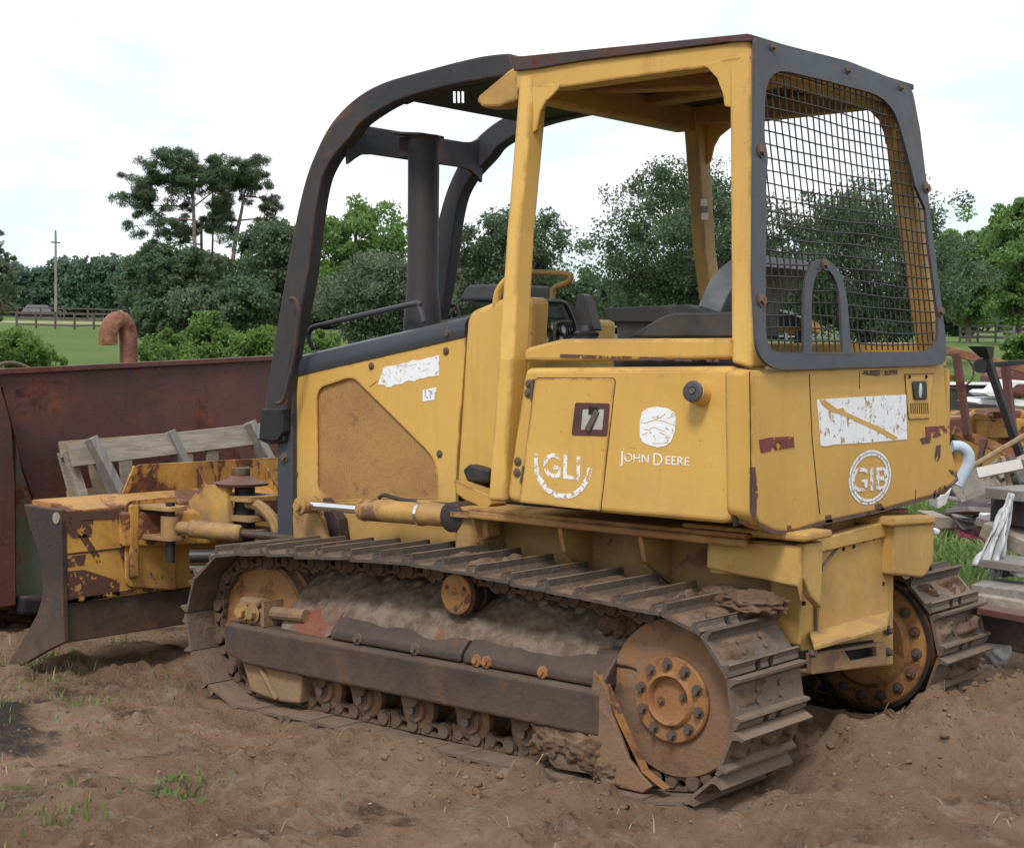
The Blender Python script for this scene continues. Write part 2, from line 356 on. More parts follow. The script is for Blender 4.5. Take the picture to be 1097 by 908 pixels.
    def build(s,name,mat,parent=None,bevel=0,smooth=False,seg=2,sub=0):
        bmesh.ops.recalc_face_normals(s.bm,faces=s.bm.faces)
        me=bpy.data.meshes.new(name); s.bm.to_mesh(me); s.bm.free()
        return link(name,me,mat,parent,bevel,smooth,seg,sub)
def link(name,me,mat,parent=None,bevel=0,smooth=False,seg=2,sub=0):
    if mat: me.materials.append(M[mat] if isinstance(mat,str) else mat)
    o=bpy.data.objects.new(name,me); COL.objects.link(o); o.parent=parent
    if parent is not None and parent.type=='EMPTY': o.matrix_parent_inverse=Matrix.Translation(-parent.location)
    if smooth:
        me.polygons.foreach_set('use_smooth',[True]*len(me.polygons))
        if hasattr(me,'set_sharp_from_angle'): me.set_sharp_from_angle(angle=math.radians(38 if smooth is True else smooth))
    if bevel:
        md=o.modifiers.new('bevel','BEVEL'); md.width=bevel; md.segments=seg; md.limit_method='ANGLE'; md.angle_limit=math.radians(35); md.harden_normals=False
    return o
def npmesh(name,verts,faces4,mat,parent=None,smooth=False):
    me=bpy.data.meshes.new(name); verts=np.asarray(verts,np.float32); f=np.asarray(faces4,np.int32); k=f.shape[1]
    me.vertices.add(len(verts)); me.vertices.foreach_set('co',verts.ravel())
    me.loops.add(f.size); me.loops.foreach_set('vertex_index',f.ravel())
    me.polygons.add(len(f)); me.polygons.foreach_set('loop_start',np.arange(0,f.size,k,dtype=np.int32)); me.polygons.foreach_set('loop_total',np.full(len(f),k,np.int32))
    if smooth: me.polygons.foreach_set('use_smooth',np.ones(len(f),bool))
    me.update(calc_edges=True); return link(name,me,mat,parent)
def tag(o,label=None,cat=None,group=None,kind=None):
    if label: o['label']=label
    if cat: o['category']=cat
    if group: o['group']=group
    if kind: o['kind']=kind
    return o
def thing(name,loc,label,cat,group=None):
    o=bpy.data.objects.new(name,None); COL.objects.link(o); o.location=loc; o.empty_display_size=.2
    return tag(o,label,cat,group)
def textmesh(name,s,mat,parent,origin,dx,dz,size,ext=.0008,italic=0,off=0,xs=1):
    cu=bpy.data.curves.new(name,'FONT'); cu.body=s; cu.size=1; cu.align_x='CENTER'; cu.align_y='CENTER'; cu.shear=italic; cu.offset=off; cu.extrude=ext/size/2
    ob=bpy.data.objects.new(name,cu)
    me=bpy.data.meshes.new_from_object(ob); bpy.data.objects.remove(ob)
    dx=V(dx).normalized(); dz=V(dz).normalized(); n=dx.cross(dz)
    mt=Matrix(((dx.x,dz.x,n.x,origin[0]),(dx.y,dz.y,n.y,origin[1]),(dx.z,dz.z,n.z,origin[2]),(0,0,0,1)))@Matrix.Diagonal((size*xs,size,size,1))
    me.transform(mt); return link(name,me,mat,parent)
# ================================================================== BULLDOZER
DZ=thing('bulldozer',(0,0,0),'old yellow crawler bulldozer with open canopy, mesh rear guard and muddy tracks','bulldozer')
def px(ax,val,*pts): return [(U(p[0],p[1],ax,val),p[2] if len(p)>2 else 0) for p in pts]
def pv(ax,val,*pts): return [p for p,_ in px(ax,val,*pts)]
SX,IX,AZ=.125,2.33,.385      # sprocket / idler centres
# ---- tracks
def track_path():
    P=[];R_=.300
    top=[(SX,AZ+R_),(.55,.712),(.85,.725),(1.15,.742),(1.45,.738),(1.8,.722),(2.1,.705),(IX,AZ+R_)]
    n=60
    for i in range(n+1):
        a=-math.pi/2-math.pi*i/n
        P.append((SX+R_*math.cos(a),AZ+R_*math.sin(a)))
    for k in range(len(top)-1):
        for j in range(1,9):
            t=j/8; P.append((top[k][0]*(1-t)+top[k+1][0]*t,top[k][1]*(1-t)+top[k+1][1]*t))
    for i in range(1,n+1):
        a=math.pi/2-math.pi*i/n
        P.append((IX+R_*math.cos(a),AZ+R_*math.sin(a)))
    P.append(P[0]); P=np.array(P); lo=P[:,1]<AZ; k=np.where(lo,((AZ-P[:,1])/R_)**2,0); P[:,1]-=k*.035; return P
TP=track_path(); TL=np.concatenate([[0],np.cumsum(np.hypot(*np.diff(TP,axis=0).T))])
NS=38; PITCH=TL[-1]/NS
def at_track(s):
    s=s%TL[-1]; x=np.interp(s,TL,TP[:,0]); z=np.interp(s,TL,TP[:,1]); return x,z
def shoe_frame(i,off=0.0):
    s0=i*PITCH+off; xa,za=at_track(s0-PITCH*.45); xb,zb=at_track(s0+PITCH*.45)
    t=V((xb-xa,0,zb-za)).normalized(); n=V((-t.z,0,t.x)) # outward (path runs clockwise seen from +Y?)
    c=V(((xa+xb)/2,0,(za+zb)/2)); mid=V((1.2,0,AZ))
    if (c-mid).dot(n)<0 and abs(t.x)<.95: n=-n
    if abs(t.x)>=.95: n=V((0,0,1)) if c.z>AZ else V((0,0,-1)); n=(n-t*n.dot(t)).normalized()
    xm,zm=at_track(s0); c=c*.5+V((xm,0,zm))*.5
    return c,t,n
def shoe_mesh():
    b=MB(); W=.2285; h=PITCH/2
    # path direction +t runs rear-bottom -> up the back -> forward along the top
    prof=[(-h*.98,.002),(-h*.98,.016),(-h*.80,.022),(-h*.66,.040),(-h*.56,.038),(-h*.46,.014),(h*.66,.012),(h*.80,.026),(h*.86,.050),(h*.98,.052),(h*1.03,.012),(h*1.00,0)]
    # notch the trailing edge for the link ends: build in strips across the width
    pr=[(-h*.66,.002),(-h*.66,.030)]+prof[3:]
    b.quadloft([V((t,-W,n)) for t,n in pr],[V((t,W,n)) for t,n in pr])
    for y0,y1 in ((-W,-.060),(-.025,.025),(.060,W)):
        q=[(-h*.67,.003)]+prof[:3]+[(-h*.67,.036)]
        b.quadloft([V((t,y0,n)) for t,n in q],[V((t,y1,n)) for t,n in q])
    for sx in (-.01,.03):
        for sy in (-.075,.075): b.cyl((sx,sy,.012),(sx,sy,.022),.011,.010,6)
    bmesh.ops.recalc_face_normals(b.bm,faces=b.bm.faces); me=bpy.data.meshes.new('track_shoe'); b.bm.to_mesh(me); b.bm.free(); me.materials.append(M['shoe']); return me
def link_mesh():
    b=MB(); h=PITCH/2
    for sy in (-1,1):
        y=sy*.060
        o=fillet([(V((-h*1.05,y,-.004)),.01),(V((h*.9,y,-.004)),.01),(V((h*1.05,y,-.03)),.02),(V((h*.95,y,-.068)),.03),(V((h*.25,y,-.068)),.012),(V((h*.15,y,-.056)),.01),(V((-h*.45,y,-.056)),.01),(V((-h*.6,y,-.068)),.02),(V((-h*1.1,y,-.08)),.03)],3)
        hole=[V((-.012+math.cos(a)*.022,y,-.030+math.sin(a)*.014)) for a in [i*math.pi/5 for i in range(10)]]
        b.plate(o,[hole],(0,sy*.032,0))
        b.cyl((h*.55,y+sy*.005,-.036),(h*.55,y+sy*.046,-.036),.030,.026,14)
        b.cyl((-h*.55,y+sy*.03,-.036),(-h*.55,y+sy*.040,-.036),.022,.020,12)
    b.cyl((h*.55,-.08,-.036),(h*.55,.08,-.036),.028,seg=12)
    bmesh.ops.recalc_face_normals(b.bm,faces=b.bm.faces); me=bpy.data.meshes.new('track_link'); b.bm.to_mesh(me); b.bm.free(); me.materials.append(M['link']); return me
SHOE=shoe_mesh(); LINK=link_mesh()
def make_track(yc,rng):
    # chain links joined into one mesh, every shoe a child
    b=bmesh.new()
    fr=[shoe_frame(i,rng) for i in range(NS)]
    for c,t,n in fr:
        s=n.cross(t) # y axis direction
        mt=Matrix(((t.x,0,n.x,c.x),(0,1,0,yc),(t.z,0,n.z,c.z),(0,0,0,1)))
        k=len(b.verts); b.from_mesh(LINK); b.verts.ensure_lookup_table()
        for v in b.verts[k:]: v.co=mt@v.co
    me=bpy.data.meshes.new('track_chain'); b.to_mesh(me); b.free()
    T=link('track_chain',me,'link',DZ)
    VV=[];FF=[]
    for q_,(c,t,n) in enumerate(fr):
        NA,NB=12,34; k0=len(VV); am=random.choice((.010,.022,.028,.034)) 
        for i in range(NA):
            for j in range(NB):
                tt=-.036+.094*i/(NA-1); y=-.215+.43*j/(NB-1)
                hh=float(fbm(tt*22+q_*3.3,y*14+q_*7.1+yc*9,4,.6))-.47; e=min(1,4*min(i,NA-1-i)/(NA-1))*min(1,6*min(j,NB-1-j)/(NB-1))
                p=c+t*tt+n*(.010+max(-.006,min(1,hh*7)*am*e)); VV.append((p.x,yc+y,p.z))
        for i in range(NA-1):
            for j in range(NB-1): a=k0+i*NB+j; FF.append((a,a+NB,a+NB+1,a+1))
    o=npmesh('shoe_mud',VV,FF,'mud2',T,smooth=True); tag(o,kind='stuff')
    for c,t,n in fr:
        o=bpy.data.objects.new('track_shoe',SHOE); COL.objects.link(o); o.parent=T
        j=random.uniform(-.012,.012); tilt=random.uniform(-.035,.035)
        t2=(t+n*tilt).normalized(); n2=(n-t2*n.dot(t2)).normalized()
        o.matrix_local=Matrix(((t2.x,0,n2.x,c.x+n.x*j*.3),(0,1,0,yc+j*.4),(t2.z,0,n2.z,c.z+n.z*j*.3),(0,0,0,1)))
SHOE_FR=[]
make_track(.775,.035); make_track(-.775,.055)
# ---- sprocket
def make_sprocket(sy):
    f=lambda y: (SX,sy*y,AZ)
    b=MB(); b.lathe((SX,sy*.66,AZ),(0,sy,0),[(.2,0),(.262,.005),(.262,.19),(.272,.20),(.278,.212),(.272,.222),(.20,.232),(.165,.236)],56)
    d=b.build('sprocket','disk',DZ,smooth=True)
    b=MB()
    pts=[]
    for i in range(25*4):
        a=2*math.pi*i/100; r=.275 if i%4 in(0,1) else .235
        pts.append((SX+r*math.cos(a),sy*.745,AZ+r*math.sin(a)))
    b.prism(pts,(0,sy*.06,0)); b.build('sprocket_teeth','brown',d)
    b=MB(); b.lathe((SX,sy*.895,AZ),(0,sy,0),[(.152,0),(.152,.014),(.146,.020),(.100,.021),(.092,.032),(.085,.036),(.079,.030),(.074,.008),(.05,.004),(.02,.006),(.0,.006)],48)
    h=b.build('hub',"hub",d,smooth=True)
    for i in range(10):
        a=2*math.pi*(i+.35)/10; b=MB(); p=(SX+.122*math.cos(a),sy*.914,AZ+.122*math.sin(a)); b.bolt(p,(0,sy,0),.0145,.022); b.build('bolt','bolt',d)
    for q_ in (-1,1): b=MB(); b.bolt((SX+q_*.045,sy*.903,AZ-q_*.012),(0,sy,0),.010,.012); b.build('plug','bolt',h)
    return d
make_sprocket(1); 
# right final drive seen from the inside
b=MB(); b.lathe((SX,-.66,AZ),(0,1,0),[(.25,0),(.275,.0),(.275,.10),(.262,.115),(.255,.118),(.19,.120),(.17,.14),(.0,.15)],56); fd=b.build('final_drive','hub',DZ,smooth=True)
b=MB(); b.lathe((SX,-.66,AZ),(0,1,0),[(.268,.112),(.285,.112),(.285,.128),(.268,.128),(.268,.112)],56,False); b.build('final_drive_rim','dark',fd,smooth=True)
for i in range(16):
    a=2*math.pi*(i+.2)/16; b=MB(); b.lathe((SX+.222*math.cos(a),-.545,AZ+.222*math.sin(a)),(0,1,0),[(.024,0),(.022,.012),(.012,.013),(.012,.024),(.0,.024)],10); b.build('bolt','bolt',fd)
# ---- idlers
for sy in (1,-1):
    b=MB(); b.lathe((IX,sy*.69,AZ),(0,sy,0),[(.22,0),(.262,.0),(.266,.03),(.285,.035),(.285,.09),(.266,.095),(.262,.135),(.245,.140),(.236,.128),(.12,.15),(.09,.165),(.0,.168)],56)
    d=b.build('idler','disk',DZ,smooth=True)
    b=MB(); b.lathe((IX,sy*.80,AZ),(0,sy,0),[(.252,.004),(.252,.0305),(.246,.036),(.13,.052),(.095,.064),(.0,.066)],48); b.build('idler_face','hub',d,smooth=True)
# ---- bottom rollers (near side and far side) and carrier rollers
RX=[1.885,1.652,1.362,1.071,.79,.52]
for sy in (1,-1):
    for x in RX:
        b=MB(); b.lathe((x,sy*.69,.155),(0,sy,0),[(.06,0),(.082,.0),(.082,.03),(.066,.035),(.066,.14),(.084,.145),(.086,.175),(.078,.182),(.055,.184),(.05,.20),(.03,.205),(.0,.205)],30)
        r=b.build('track_roller','disk',DZ,smooth=True)
        b=MB(); b.bolt((x,sy*.896,.155),(0,sy,0),.022,.02); b.build('bolt','bolt',r)
        b=MB(); b.prism(fillet([(V((x-.06,sy*.90,.26)),.01),(V((x-.035,sy*.90,.17)),.02),(V((x+.035,sy*.90,.17)),.02),(V((x+.06,sy*.90,.26)),.01)]),(0,sy*.02,0)); b.build('roller_bracket','mud2',r)
    b=MB(); b.lathe((1.13,sy*.70,.640),(0,sy,0),[(.05,0),(.078,.0),(.080,.02),(.066,.03),(.066,.075),(.078,.08),(.080,.115),(.072,.120),(.076,.15),(.086,.170),(.088,.190),(.080,.198),(.0,.199)],36)
    c=b.build('carrier_roller','brown',DZ,smooth=True)
    b=MB(); b.lathe((1.13,sy*.896,.640),(0,sy,0),[(.078,0),(.078,.008),(.070,.012),(.0,.013)],36); cc=b.build('roller_cap','hub',c,smooth=True)
    for k in range(3):
        a=.5+k*2.094; b=MB(); b.bolt((1.13+.052*math.cos(a),sy*.908,.640+.052*math.sin(a)),(0,sy,0),.007,.008); b.build('bolt','bolt',cc)
    b=MB(); b.box(1.09,1.17,sy*.5 if sy>0 else -.7,sy*.7 if sy>0 else -.5,.52,.66); b.build('roller_arm','brown',c,bevel=.01)
# ---- track frames
def yz(sy,x,pts): return [V((x,sy*y,z)) for y,z in pts]
for sy in (1,-1):
    # long guard rail with bevelled top, running between idler and sprocket
    prof=[(.62,.22),(.955,.215),(.968,.222),(.970,.372),(.955,.385),(.93,.388),(.62,.388)]
    b=MB(); b.loft([yz(sy,.39,prof),yz(sy,2.30,prof),yz(sy,2.43,[(y,z if y<.9 else (.385+(z-.385)*.8)) for y,z in prof])])
    tf=b.build('track_frame','brown',DZ,bevel=.008)
    prof=[(.60,.389),(.925,.389),(.955,.393),(.951,.425),(.865,.510),(.80,.535),(.60,.54)]
    b=MB(); b.loft([yz(sy,.375,prof),yz(sy,1.05,prof)]); b.loft([yz(sy,1.062,prof),yz(sy,1.78,prof)])
    rg=b.build('rock_guard','brown',tf,bevel=.010)
    for x in (.66,.93,.98,1.30,1.62):
        b=MB(); b.cyl((x,sy*.952,.410),(x,sy*.957,.411),.026,.022,7); b.bolt((x,sy*.956,.411),(0,sy,.1),.013,.014); b.build('bolt','hub' if x<1 else 'bolt',rg)
    # flared guard plate beside the sprocket
    b=MB()
    o=[(.42,.455),(.36,.40),(.33,.30),(.26,.16),(.16,.085),(.20,.055),(.40,.055),(.44,.22),(.43,.38)]
    b.prism([(x,sy*.965,z) for x,z in o][::1],(0,-sy*.02,0)); b.build('sprocket_guard','disk',tf,bevel=.006)
    b=MB(); b.loft([[V((x,sy*y,z)) for x,z in ((.395,.44),(.30,.28),(.20,.13),(.11,.085))] for y in (.97,.925)],caps=False,closed=False)
    b.build('guard_lip','hub',tf)
    if sy>0:
        q=[(V((U(u,v,1,.955).x,sy*.955,U(u,v,1,.955).z)),r_) for u,v,r_ in ((572,778,0),(640,788,0),(660,812,.02),(676,836,.01),(640,830,.02),(592,822,.03),(582,800,.02))]
        b=MB(); b.prism(fillet(q,3),(0,-sy*.03,0)); b.build('lower_guard','mud2',tf,bevel=.012)
    # lower front guide plate under the idler
    o=fillet([(V((2.36,sy*.93,.215)),0),(V((2.30,sy*.93,.09)),.03),(V((2.12,sy*.93,.075)),.02),(V((1.99,sy*.93,.085)),.01),(V((1.97,sy*.93,.20)),.01),(V((2.0,sy*.93,.23)),0)])
    b=MB(); b.prism(o,(0,-sy*.12,0)); b.bar((2.22,sy*.935,.20),(2.12,sy*.935,.085),.02,.03,(0,sy,0)); b.build('guide_plate','yellowmud',tf,bevel=.01)
    # idler yoke
    b=MB(); b.box(2.20,2.40,min(sy*.86,sy*.94),max(sy*.86,sy*.94),.385,.46); b.box(2.24,2.36,min(sy*.88,sy*.95),max(sy*.88,sy*.95),.46,.50)
    yk=b.build('idler_yoke','yellowmud',tf,bevel=.015)
    for x in (2.26,2.33): 
        b=MB(); b.bolt((x,sy*.952,.44),(0,sy,0),.028,.025); b.build('bolt','yellow2',yk)
    b=MB(); b.cyl((2.2,sy*.90,.445),(1.98,sy*.90,.455),.028,seg=12); b.box(2.185,2.20,min(sy*.85,sy*.955),max(sy*.85,sy*.955),.39,.50); b.build('tension_rod','yellowmud',yk)
# mud packed on the frames: height field over the guard
def mudpack(sy,name='mud_pack'):
    nx,ny=260,64; xs=np.linspace(.28,2.13,nx); 
    Vv=[];Fq=[]
    for i,x in enumerate(xs):
        edge=.5+.5*math.sin(x*3.1+.6)
        dk=1-sst(1.72,1.86,x); yo=.935-dk*(.005+.05*float(fbm(x*4,3,3)))-(.0 if x<1.95 else (x-1.95)*.15)
        for j in range(ny):
            v=j/(ny-1); y=yo*(1-v)+.50*v
            z0_=.40*(1-dk)+dk*(.425+(.951-yo)+.014); top=z0_+(.655-z0_)*math.sin(min(1,v*1.45)*math.pi*.5)**.95
            top-=.12*max(0,(x-2.0)/.34)**1.5*v+.0; top-=.05*sst(.6,.3,x) if x<.6 else 0
            top+=.03*math.exp(-((x-1.85)/.16)**2)*v
            n=float(fbm(x*4.5+sy*5,y*4.5,4)-.5)*.05+float(fbm(x*14,y*14+sy,4,.65)-.5)*.014+.0*(1-abs(2*float(fbm(x*9+5,y*9,3))-1))**4
            z=top+n*(.5+.5*min(1,v*5)) if v>0 else z0_-.02
            y+=((float(fbm(x*10,v*5+3+sy,4,.6))-.5)*.07+(float(fbm(x*26,v*13,3,.6))-.5)*.028)*min(1,v*6)
            Vv.append((x,sy*y,z))
    for i in range(nx-1):
        for j in range(ny-1): a=i*ny+j; Fq.append((a,a+1,a+ny+1,a+ny))
    o=npmesh(name,Vv,Fq,'mud',DZ,smooth=True); tag(o,kind='stuff'); return o
mudpack(1); mudpack(-1)
def lump(name,c,r,mat,parent,seed=0,sub=4,amp=.35,fr=3.0):
    bm=bmesh.new(); bmesh.ops.create_icosphere(bm,subdivisions=sub,radius=1)
    from mathutils import noise as mn
    for v in bm.verts:
        d=v.co.normalized(); k=1+amp*(mn.fractal(d*fr+V((seed,seed*2,1)),.8,2,4)); v.co=V((d.x*r[0]*k,d.y*r[1]*k,d.z*r[2]*k))+V(c)
    me=bpy.data.meshes.new(name); bm.to_mesh(me); bm.free(); me.polygons.foreach_set('use_smooth',[True]*len(me.polygons))
    return link(name,me,mat,parent)
for k,(c,r) in enumerate([((.62,.92,.165),(.10,.05,.075)),((.47,.93,.16),(.11,.05,.08)),((.36,.93,.10),(.08,.05,.06)),((-.02,.64,.705),(.14,.09,.045)),((.12,.57,.70),(.11,.07,.040)),((.43,.76,.60),(.09,.09,.07))]):
    o=lump('mud_clump',c,r,'mud2',DZ,k,5,.26,2.6); tag(o,kind='stuff')
# ---- hull
b=MB(); b.box(.02,2.45,-.425,.425,.36,.92); b.build('hull','yellow2',DZ,bevel=.02)
b=MB(); b.box(-.02,.25,-.35,.42,.40,.96); b.build('transmission_case','yellow2',DZ,bevel=.02)
# deck / fender bars above the tracks
for sy in (1,-1):
    a=U(500,548,1,.66); c_=U(803,581,1,.66)
    b=MB(); b.bar((a.x,sy*.645,a.z-.012),(c_.x+.02,sy*.645,c_.z-.008),.02,.028); b.box(.0,1.45,min(sy*.40,sy*.642),max(sy*.40,sy*.642),.925,.945); b.build('fender','yellowmud',DZ,bevel=.006)  # muddy paint, its dark tone also standing in for shade under the side box
    for x in (.45,.83,1.28):
        b=MB(); b.prism([(x,sy*.44,.92),(x,sy*.64,.92),(x,sy*.60,.80),(x,sy*.44,.70)],(.02,0,0)); b.build('fender_gusset','yellow2',DZ)
b=MB(); b.cyl((1.34,.60,.75),(1.34,.60,.92),.05,seg=20); b.cyl((1.34,.60,.905),(1.34,.60,.925),.075,seg=20); b.build('hose_tower','yellow2',DZ,smooth=True)
# ---- engine enclosure
YS=.44
# side panel with the screen opening
outer=fillet(px(1,YS,(313,404,.02),(499,361),(488,518),(489,596),(313,596)))
hole=fillet(px(1,YS,(340,416,.05),(378,403,.045),(467,491,.07),(469,533),(404,533),(352,536,.05),(341,522,.03)),4)
for sy in (1,-1):
    fx=lambda L:[V((p.x,sy*p.y,p.z)) for p in L]
    b=MB(); b.plate(fx(outer),[fx(hole)],(0,-sy*.02,0)); sp=b.build('engine_side_panel','yellow',DZ,bevel=.002)
    b=MB(); q=fillet(px(1,YS,(336,412,.04),(378,400,.04),(471,491,.06),(472,538),(336,538,.03)),3); b.prism([p+V((0,-.012 if sy>0 else -2*YS+.012,0)) for p in q],(0,-sy*.006,0)); b.build('vent_screen','screen',sp)
    b=MB(); rim=[p+(p-sum(hole,V())/len(hole)).normalized()*.006 for p in hole]; b.plate([V((p.x,sy*(YS+.002),p.z)) for p in rim],[[V((p.x,sy*(YS+.002),p.z)) for p in hole]],(0,-sy*.01,0)); b.build('screen_rim','yellow',sp)
    for u,v in ((316,414),(398,392),(478,376),(471,486),(317,508)):
        p=U(u,v,1,YS); b=MB(); b.lathe((p.x,sy*(YS),p.z),(0,sy,0),[(.017,0),(.017,.003),(.011,.004),(.010,.010),(.0,.011)],12); b.build('bolt','bolt',sp)
# hood: grey lid above both panels
h0=U(314,404,1,YS); h1=U(499,361,1,YS); t0=U(318,381,1,YS); t1=U(498,338,1,YS)
def hoodring(x,zl,zt,w=YS+.004):
    L=[(w,zl),(w+.004,zl+.02),(w+.002,zt-.035),(w-.012,zt-.012),(w-.045,zt+.002),(w-.15,zt+.02),(0,zt+.03)]
    return [V((x,y,z)) for y,z in L]+[V((x,-y,z)) for y,z in L[:-1][::-1]]
b=MB(); L=h0.x-h1.x
rings=[hoodring(h1.x+L*k/6, h1.z+(h0.z-h1.z)*k/6+.001, t1.z+(t0.z-t1.z)*k/6) for k in range(7)]
rings.append(hoodring(h0.x+.025,h0.z,t0.z-.02,YS-.01)); rings.append(hoodring(h0.x+.045,h0.z-.01,t0.z-.055,YS-.03))
b.loft(rings); hd=b.build('hood','slate',DZ,smooth=30)
p=U(481,357,1,YS); b=MB(); b.bolt((p.x,YS+.006,p.z),(0,1,0),.013,.012); b.build('bolt','bolt',hd)
b=MB(); b.box(h0.x-.06,h0.x+.03,-.42,.42,.60,h0.z); b.build('grille','slate',DZ,bevel=.01)
# radiator side post
for sy in (1,-1):
    q=px(1,.47,(297,380),(313,380),(313,575),(297,575)); b=MB(); b.prism([V((p.x,sy*.47,p.z)) for p,_ in q],(0,-sy*.12,0)); rp=b.build('radiator_post','slate',DZ,bevel=.006)
    for v in (452,490):
        p=U(305,v,1,.47); b=MB(); b.bolt((p.x,sy*.471,p.z),(0,sy,0),.016,.016); b.build('bolt','bolt',rp)
# sweeps: front arms of the canopy
out_=[(283,440),(290,390),(305,300),(320,220),(335,170),(360,125),(400,93),(460,74),(512,61),(545,57)]
in_=[(306,440),(310,390),(328,300),(340,210),(352,175),(375,146),(388,130),(430,106),(500,88),(553,80)]
def cat(P,n=6):
    Q=[]
    for i in range(len(P)-1):
        p0=P[max(i-1,0)];p1=P[i];p2=P[i+1];p3=P[min(i+2,len(P)-1)]
        for k in range(n):
            t=k/n; Q.append(.5*((2*p1)+(p2-p0)*t+(2*p0-5*p1+4*p2-p3)*t*t+(-p0+3*p1-3*p2+p3)*t**3))
    return Q+[P[-1]]
oo=cat([U(u,v,1,.505) for u,v in out_]); ii=cat([U(u,v,1,.505) for u,v in in_])
for sy in (1,-1):
    rings=[]
    for k,(a,c_) in enumerate(zip(oo,ii)):
        # the arm is a flat-sided box: narrower face towards the side
        mid=c_
        rings.append([V((a.x,sy*.505,a.z)),V((a.x,sy*.505-sy*.075,a.z)),V((mid.x,sy*.43,mid.z)),V((mid.x,sy*.505,mid.z))])
    b=MB(); b.loft(rings); sw=b.build('canopy_sweep','sweep',DZ,bevel=.008)
    # foot bracket + grab handle
    q=px(1,.50,(282,438),(306,438),(306,462),(299,472),(280,470)); b=MB(); b.prism([V((p.x,sy*.515,p.z)) for p,_ in q],(0,-sy*.09,0))
    q=px(1,.49,(276,470),(304,463),(306,472),(290,476)); b.prism([V((p.x,sy*.50,p.z)) for p,_ in q],(0,-sy*.03,0)); b.build('sweep_foot','dark',sw,bevel=.004)
    q=[U(u,v,1,.54) for u,v in ((312,320),(318,322),(321,340),(316,380),(306,425),(298,432))]; b=MB(); b.tube([V((p.x,sy*.545,p.z)) for p in q],.010,8,5); b.build('grab_handle','sweep',sw,smooth=True)
# cross member between the sweeps, with rounded gussets into each arm
cz0=U(375,132,0,2.12).z; xc=2.12
q=[]
cA=U(378,130,1,.43); cB=U(352,165,1,.43)
xk=cA.x-.03; zt=cA.z; zb=cB.z-.0
zt-=.012
prof=[(.47,zt+.035),(.43,zt+.03),(.38,zt+.008),(.3,zt),(-.3,zt),(-.38,zt+.008),(-.43,zt+.03),(-.47,zt+.035),(-.455,zb-.06),(-.41,zb-.03),(-.37,zb-.008),(-.3,zb),(.3,zb),(.37,zb-.008),(.41,zb-.03),(.455,zb-.06)]
b=MB(); b.prism([(xk+.05,y,z) for y,z in prof],(-.02,0,0)); b.prism([(xk+.0505,y,z) for y,z in ((.43,zt+.006),(-.43,zt+.006),(-.43,zt-.006),(.43,zt-.006))],(.075,0,0)); cm=b.build('canopy_cross_member','sweep',DZ,bevel=.003)
# overhead front plate with louvre slots
zr=2.735
P0=U(428,106.5,1,.43); P1=U(556,80,1,.43)
_n=(P1-P0).cross(V((0,1,0))).normalized()
slots=[]
for u in (485.5,490,494.5):
    slots.append([UP(u,98,P0,_n),UP(u+2.4,98.3,P0,_n),UP(u+2.6,112,P0,_n),UP(u+.2,111.5,P0,_n)])
b=MB(); b.plate([P0,V((P0.x,-.43,P0.z)),V((P1.x,-.43,P1.z)),P1],slots,(0,0,.006)); b.prism([p for p in (V((q.x,.44,q.z)) for q in ii) if P1.x<=p.x<=P0.x]+[V((P1.x,.44,P1.z-.01)),V((P0.x,.44,P0.z-.01))],(0,-.02,0)); b.build('overhead_plate','dark',DZ)
# exhaust stack
sx0=U(452,345,0,1.98); 
ex=V((1.985,.195,0)); zt_=U(451,150,0,1.985).z
b=MB(); b.lathe((ex.x,ex.y,1.62),(0,0,1),[(.088,0),(.086,.10),(.078,.17),(.071,.24),(.071,zt_-1.62),(.075,zt_-1.615),(.075,zt_-1.60),(.06,zt_-1.60),(.06,zt_-1.64)],32); es=b.build('exhaust_stack','sweep',DZ,smooth=True)
b=MB(); b.prism(fillet([(V((ex.x+.13,ex.y-.085,zt_+.03)),.03),(V((ex.x+.13,ex.y+.085,zt_+.03)),.03),(V((ex.x-.06,ex.y+.085,zt_+.01)),.03),(V((ex.x-.06,ex.y-.085,zt_+.01)),.03)]),(0,0,.012)); b.box(ex.x+.05,ex.x+.13,ex.y-.03,ex.y+.03,zt_-.07,zt_+.02); b.build('rain_cap','roof',es,bevel=.003)
# hood grab rail
for k,yy in ((0,.34),(1,-.34)):
    q=[U(u,v,1,.34) for u,v in ((336,374),(331,362),(333,353),(345,348),(440,326),(449,329),(454,345))]
    b=MB(); b.tube([V((p.x,yy,p.z)) for p in q],.0125,10,4); b.build('hood_grab_rail','slate',DZ,smooth=True)
# ---- cowl between hood and cab
q=fillet(px(1,.455,(499,345,.01),(503,333,.04),(540,318,.03),(570,318),(560,505),(510,520),(488,521))); 
b=MB(); b.prism(q,(0,-.125,0)); b.box(1.36,1.475,-.44,.31,1.0,1.725); cw=b.build('cowl','yellow',DZ,bevel=.025,seg=3)
# black pre-cleaner / light box on top of the cowl
q=fillet(px(1,.12,(491,322),(500,305,.02),(545,304),(545,322))); b=MB(); b.prism(q,(0,-.30,0)); q2=px(1,.08,(508,320),(545,320),(545,332),(508,330)); b.prism([p for p,_ in q2],(0,-.2,0)); b.build('air_precleaner','vinyl',DZ,bevel=.012)
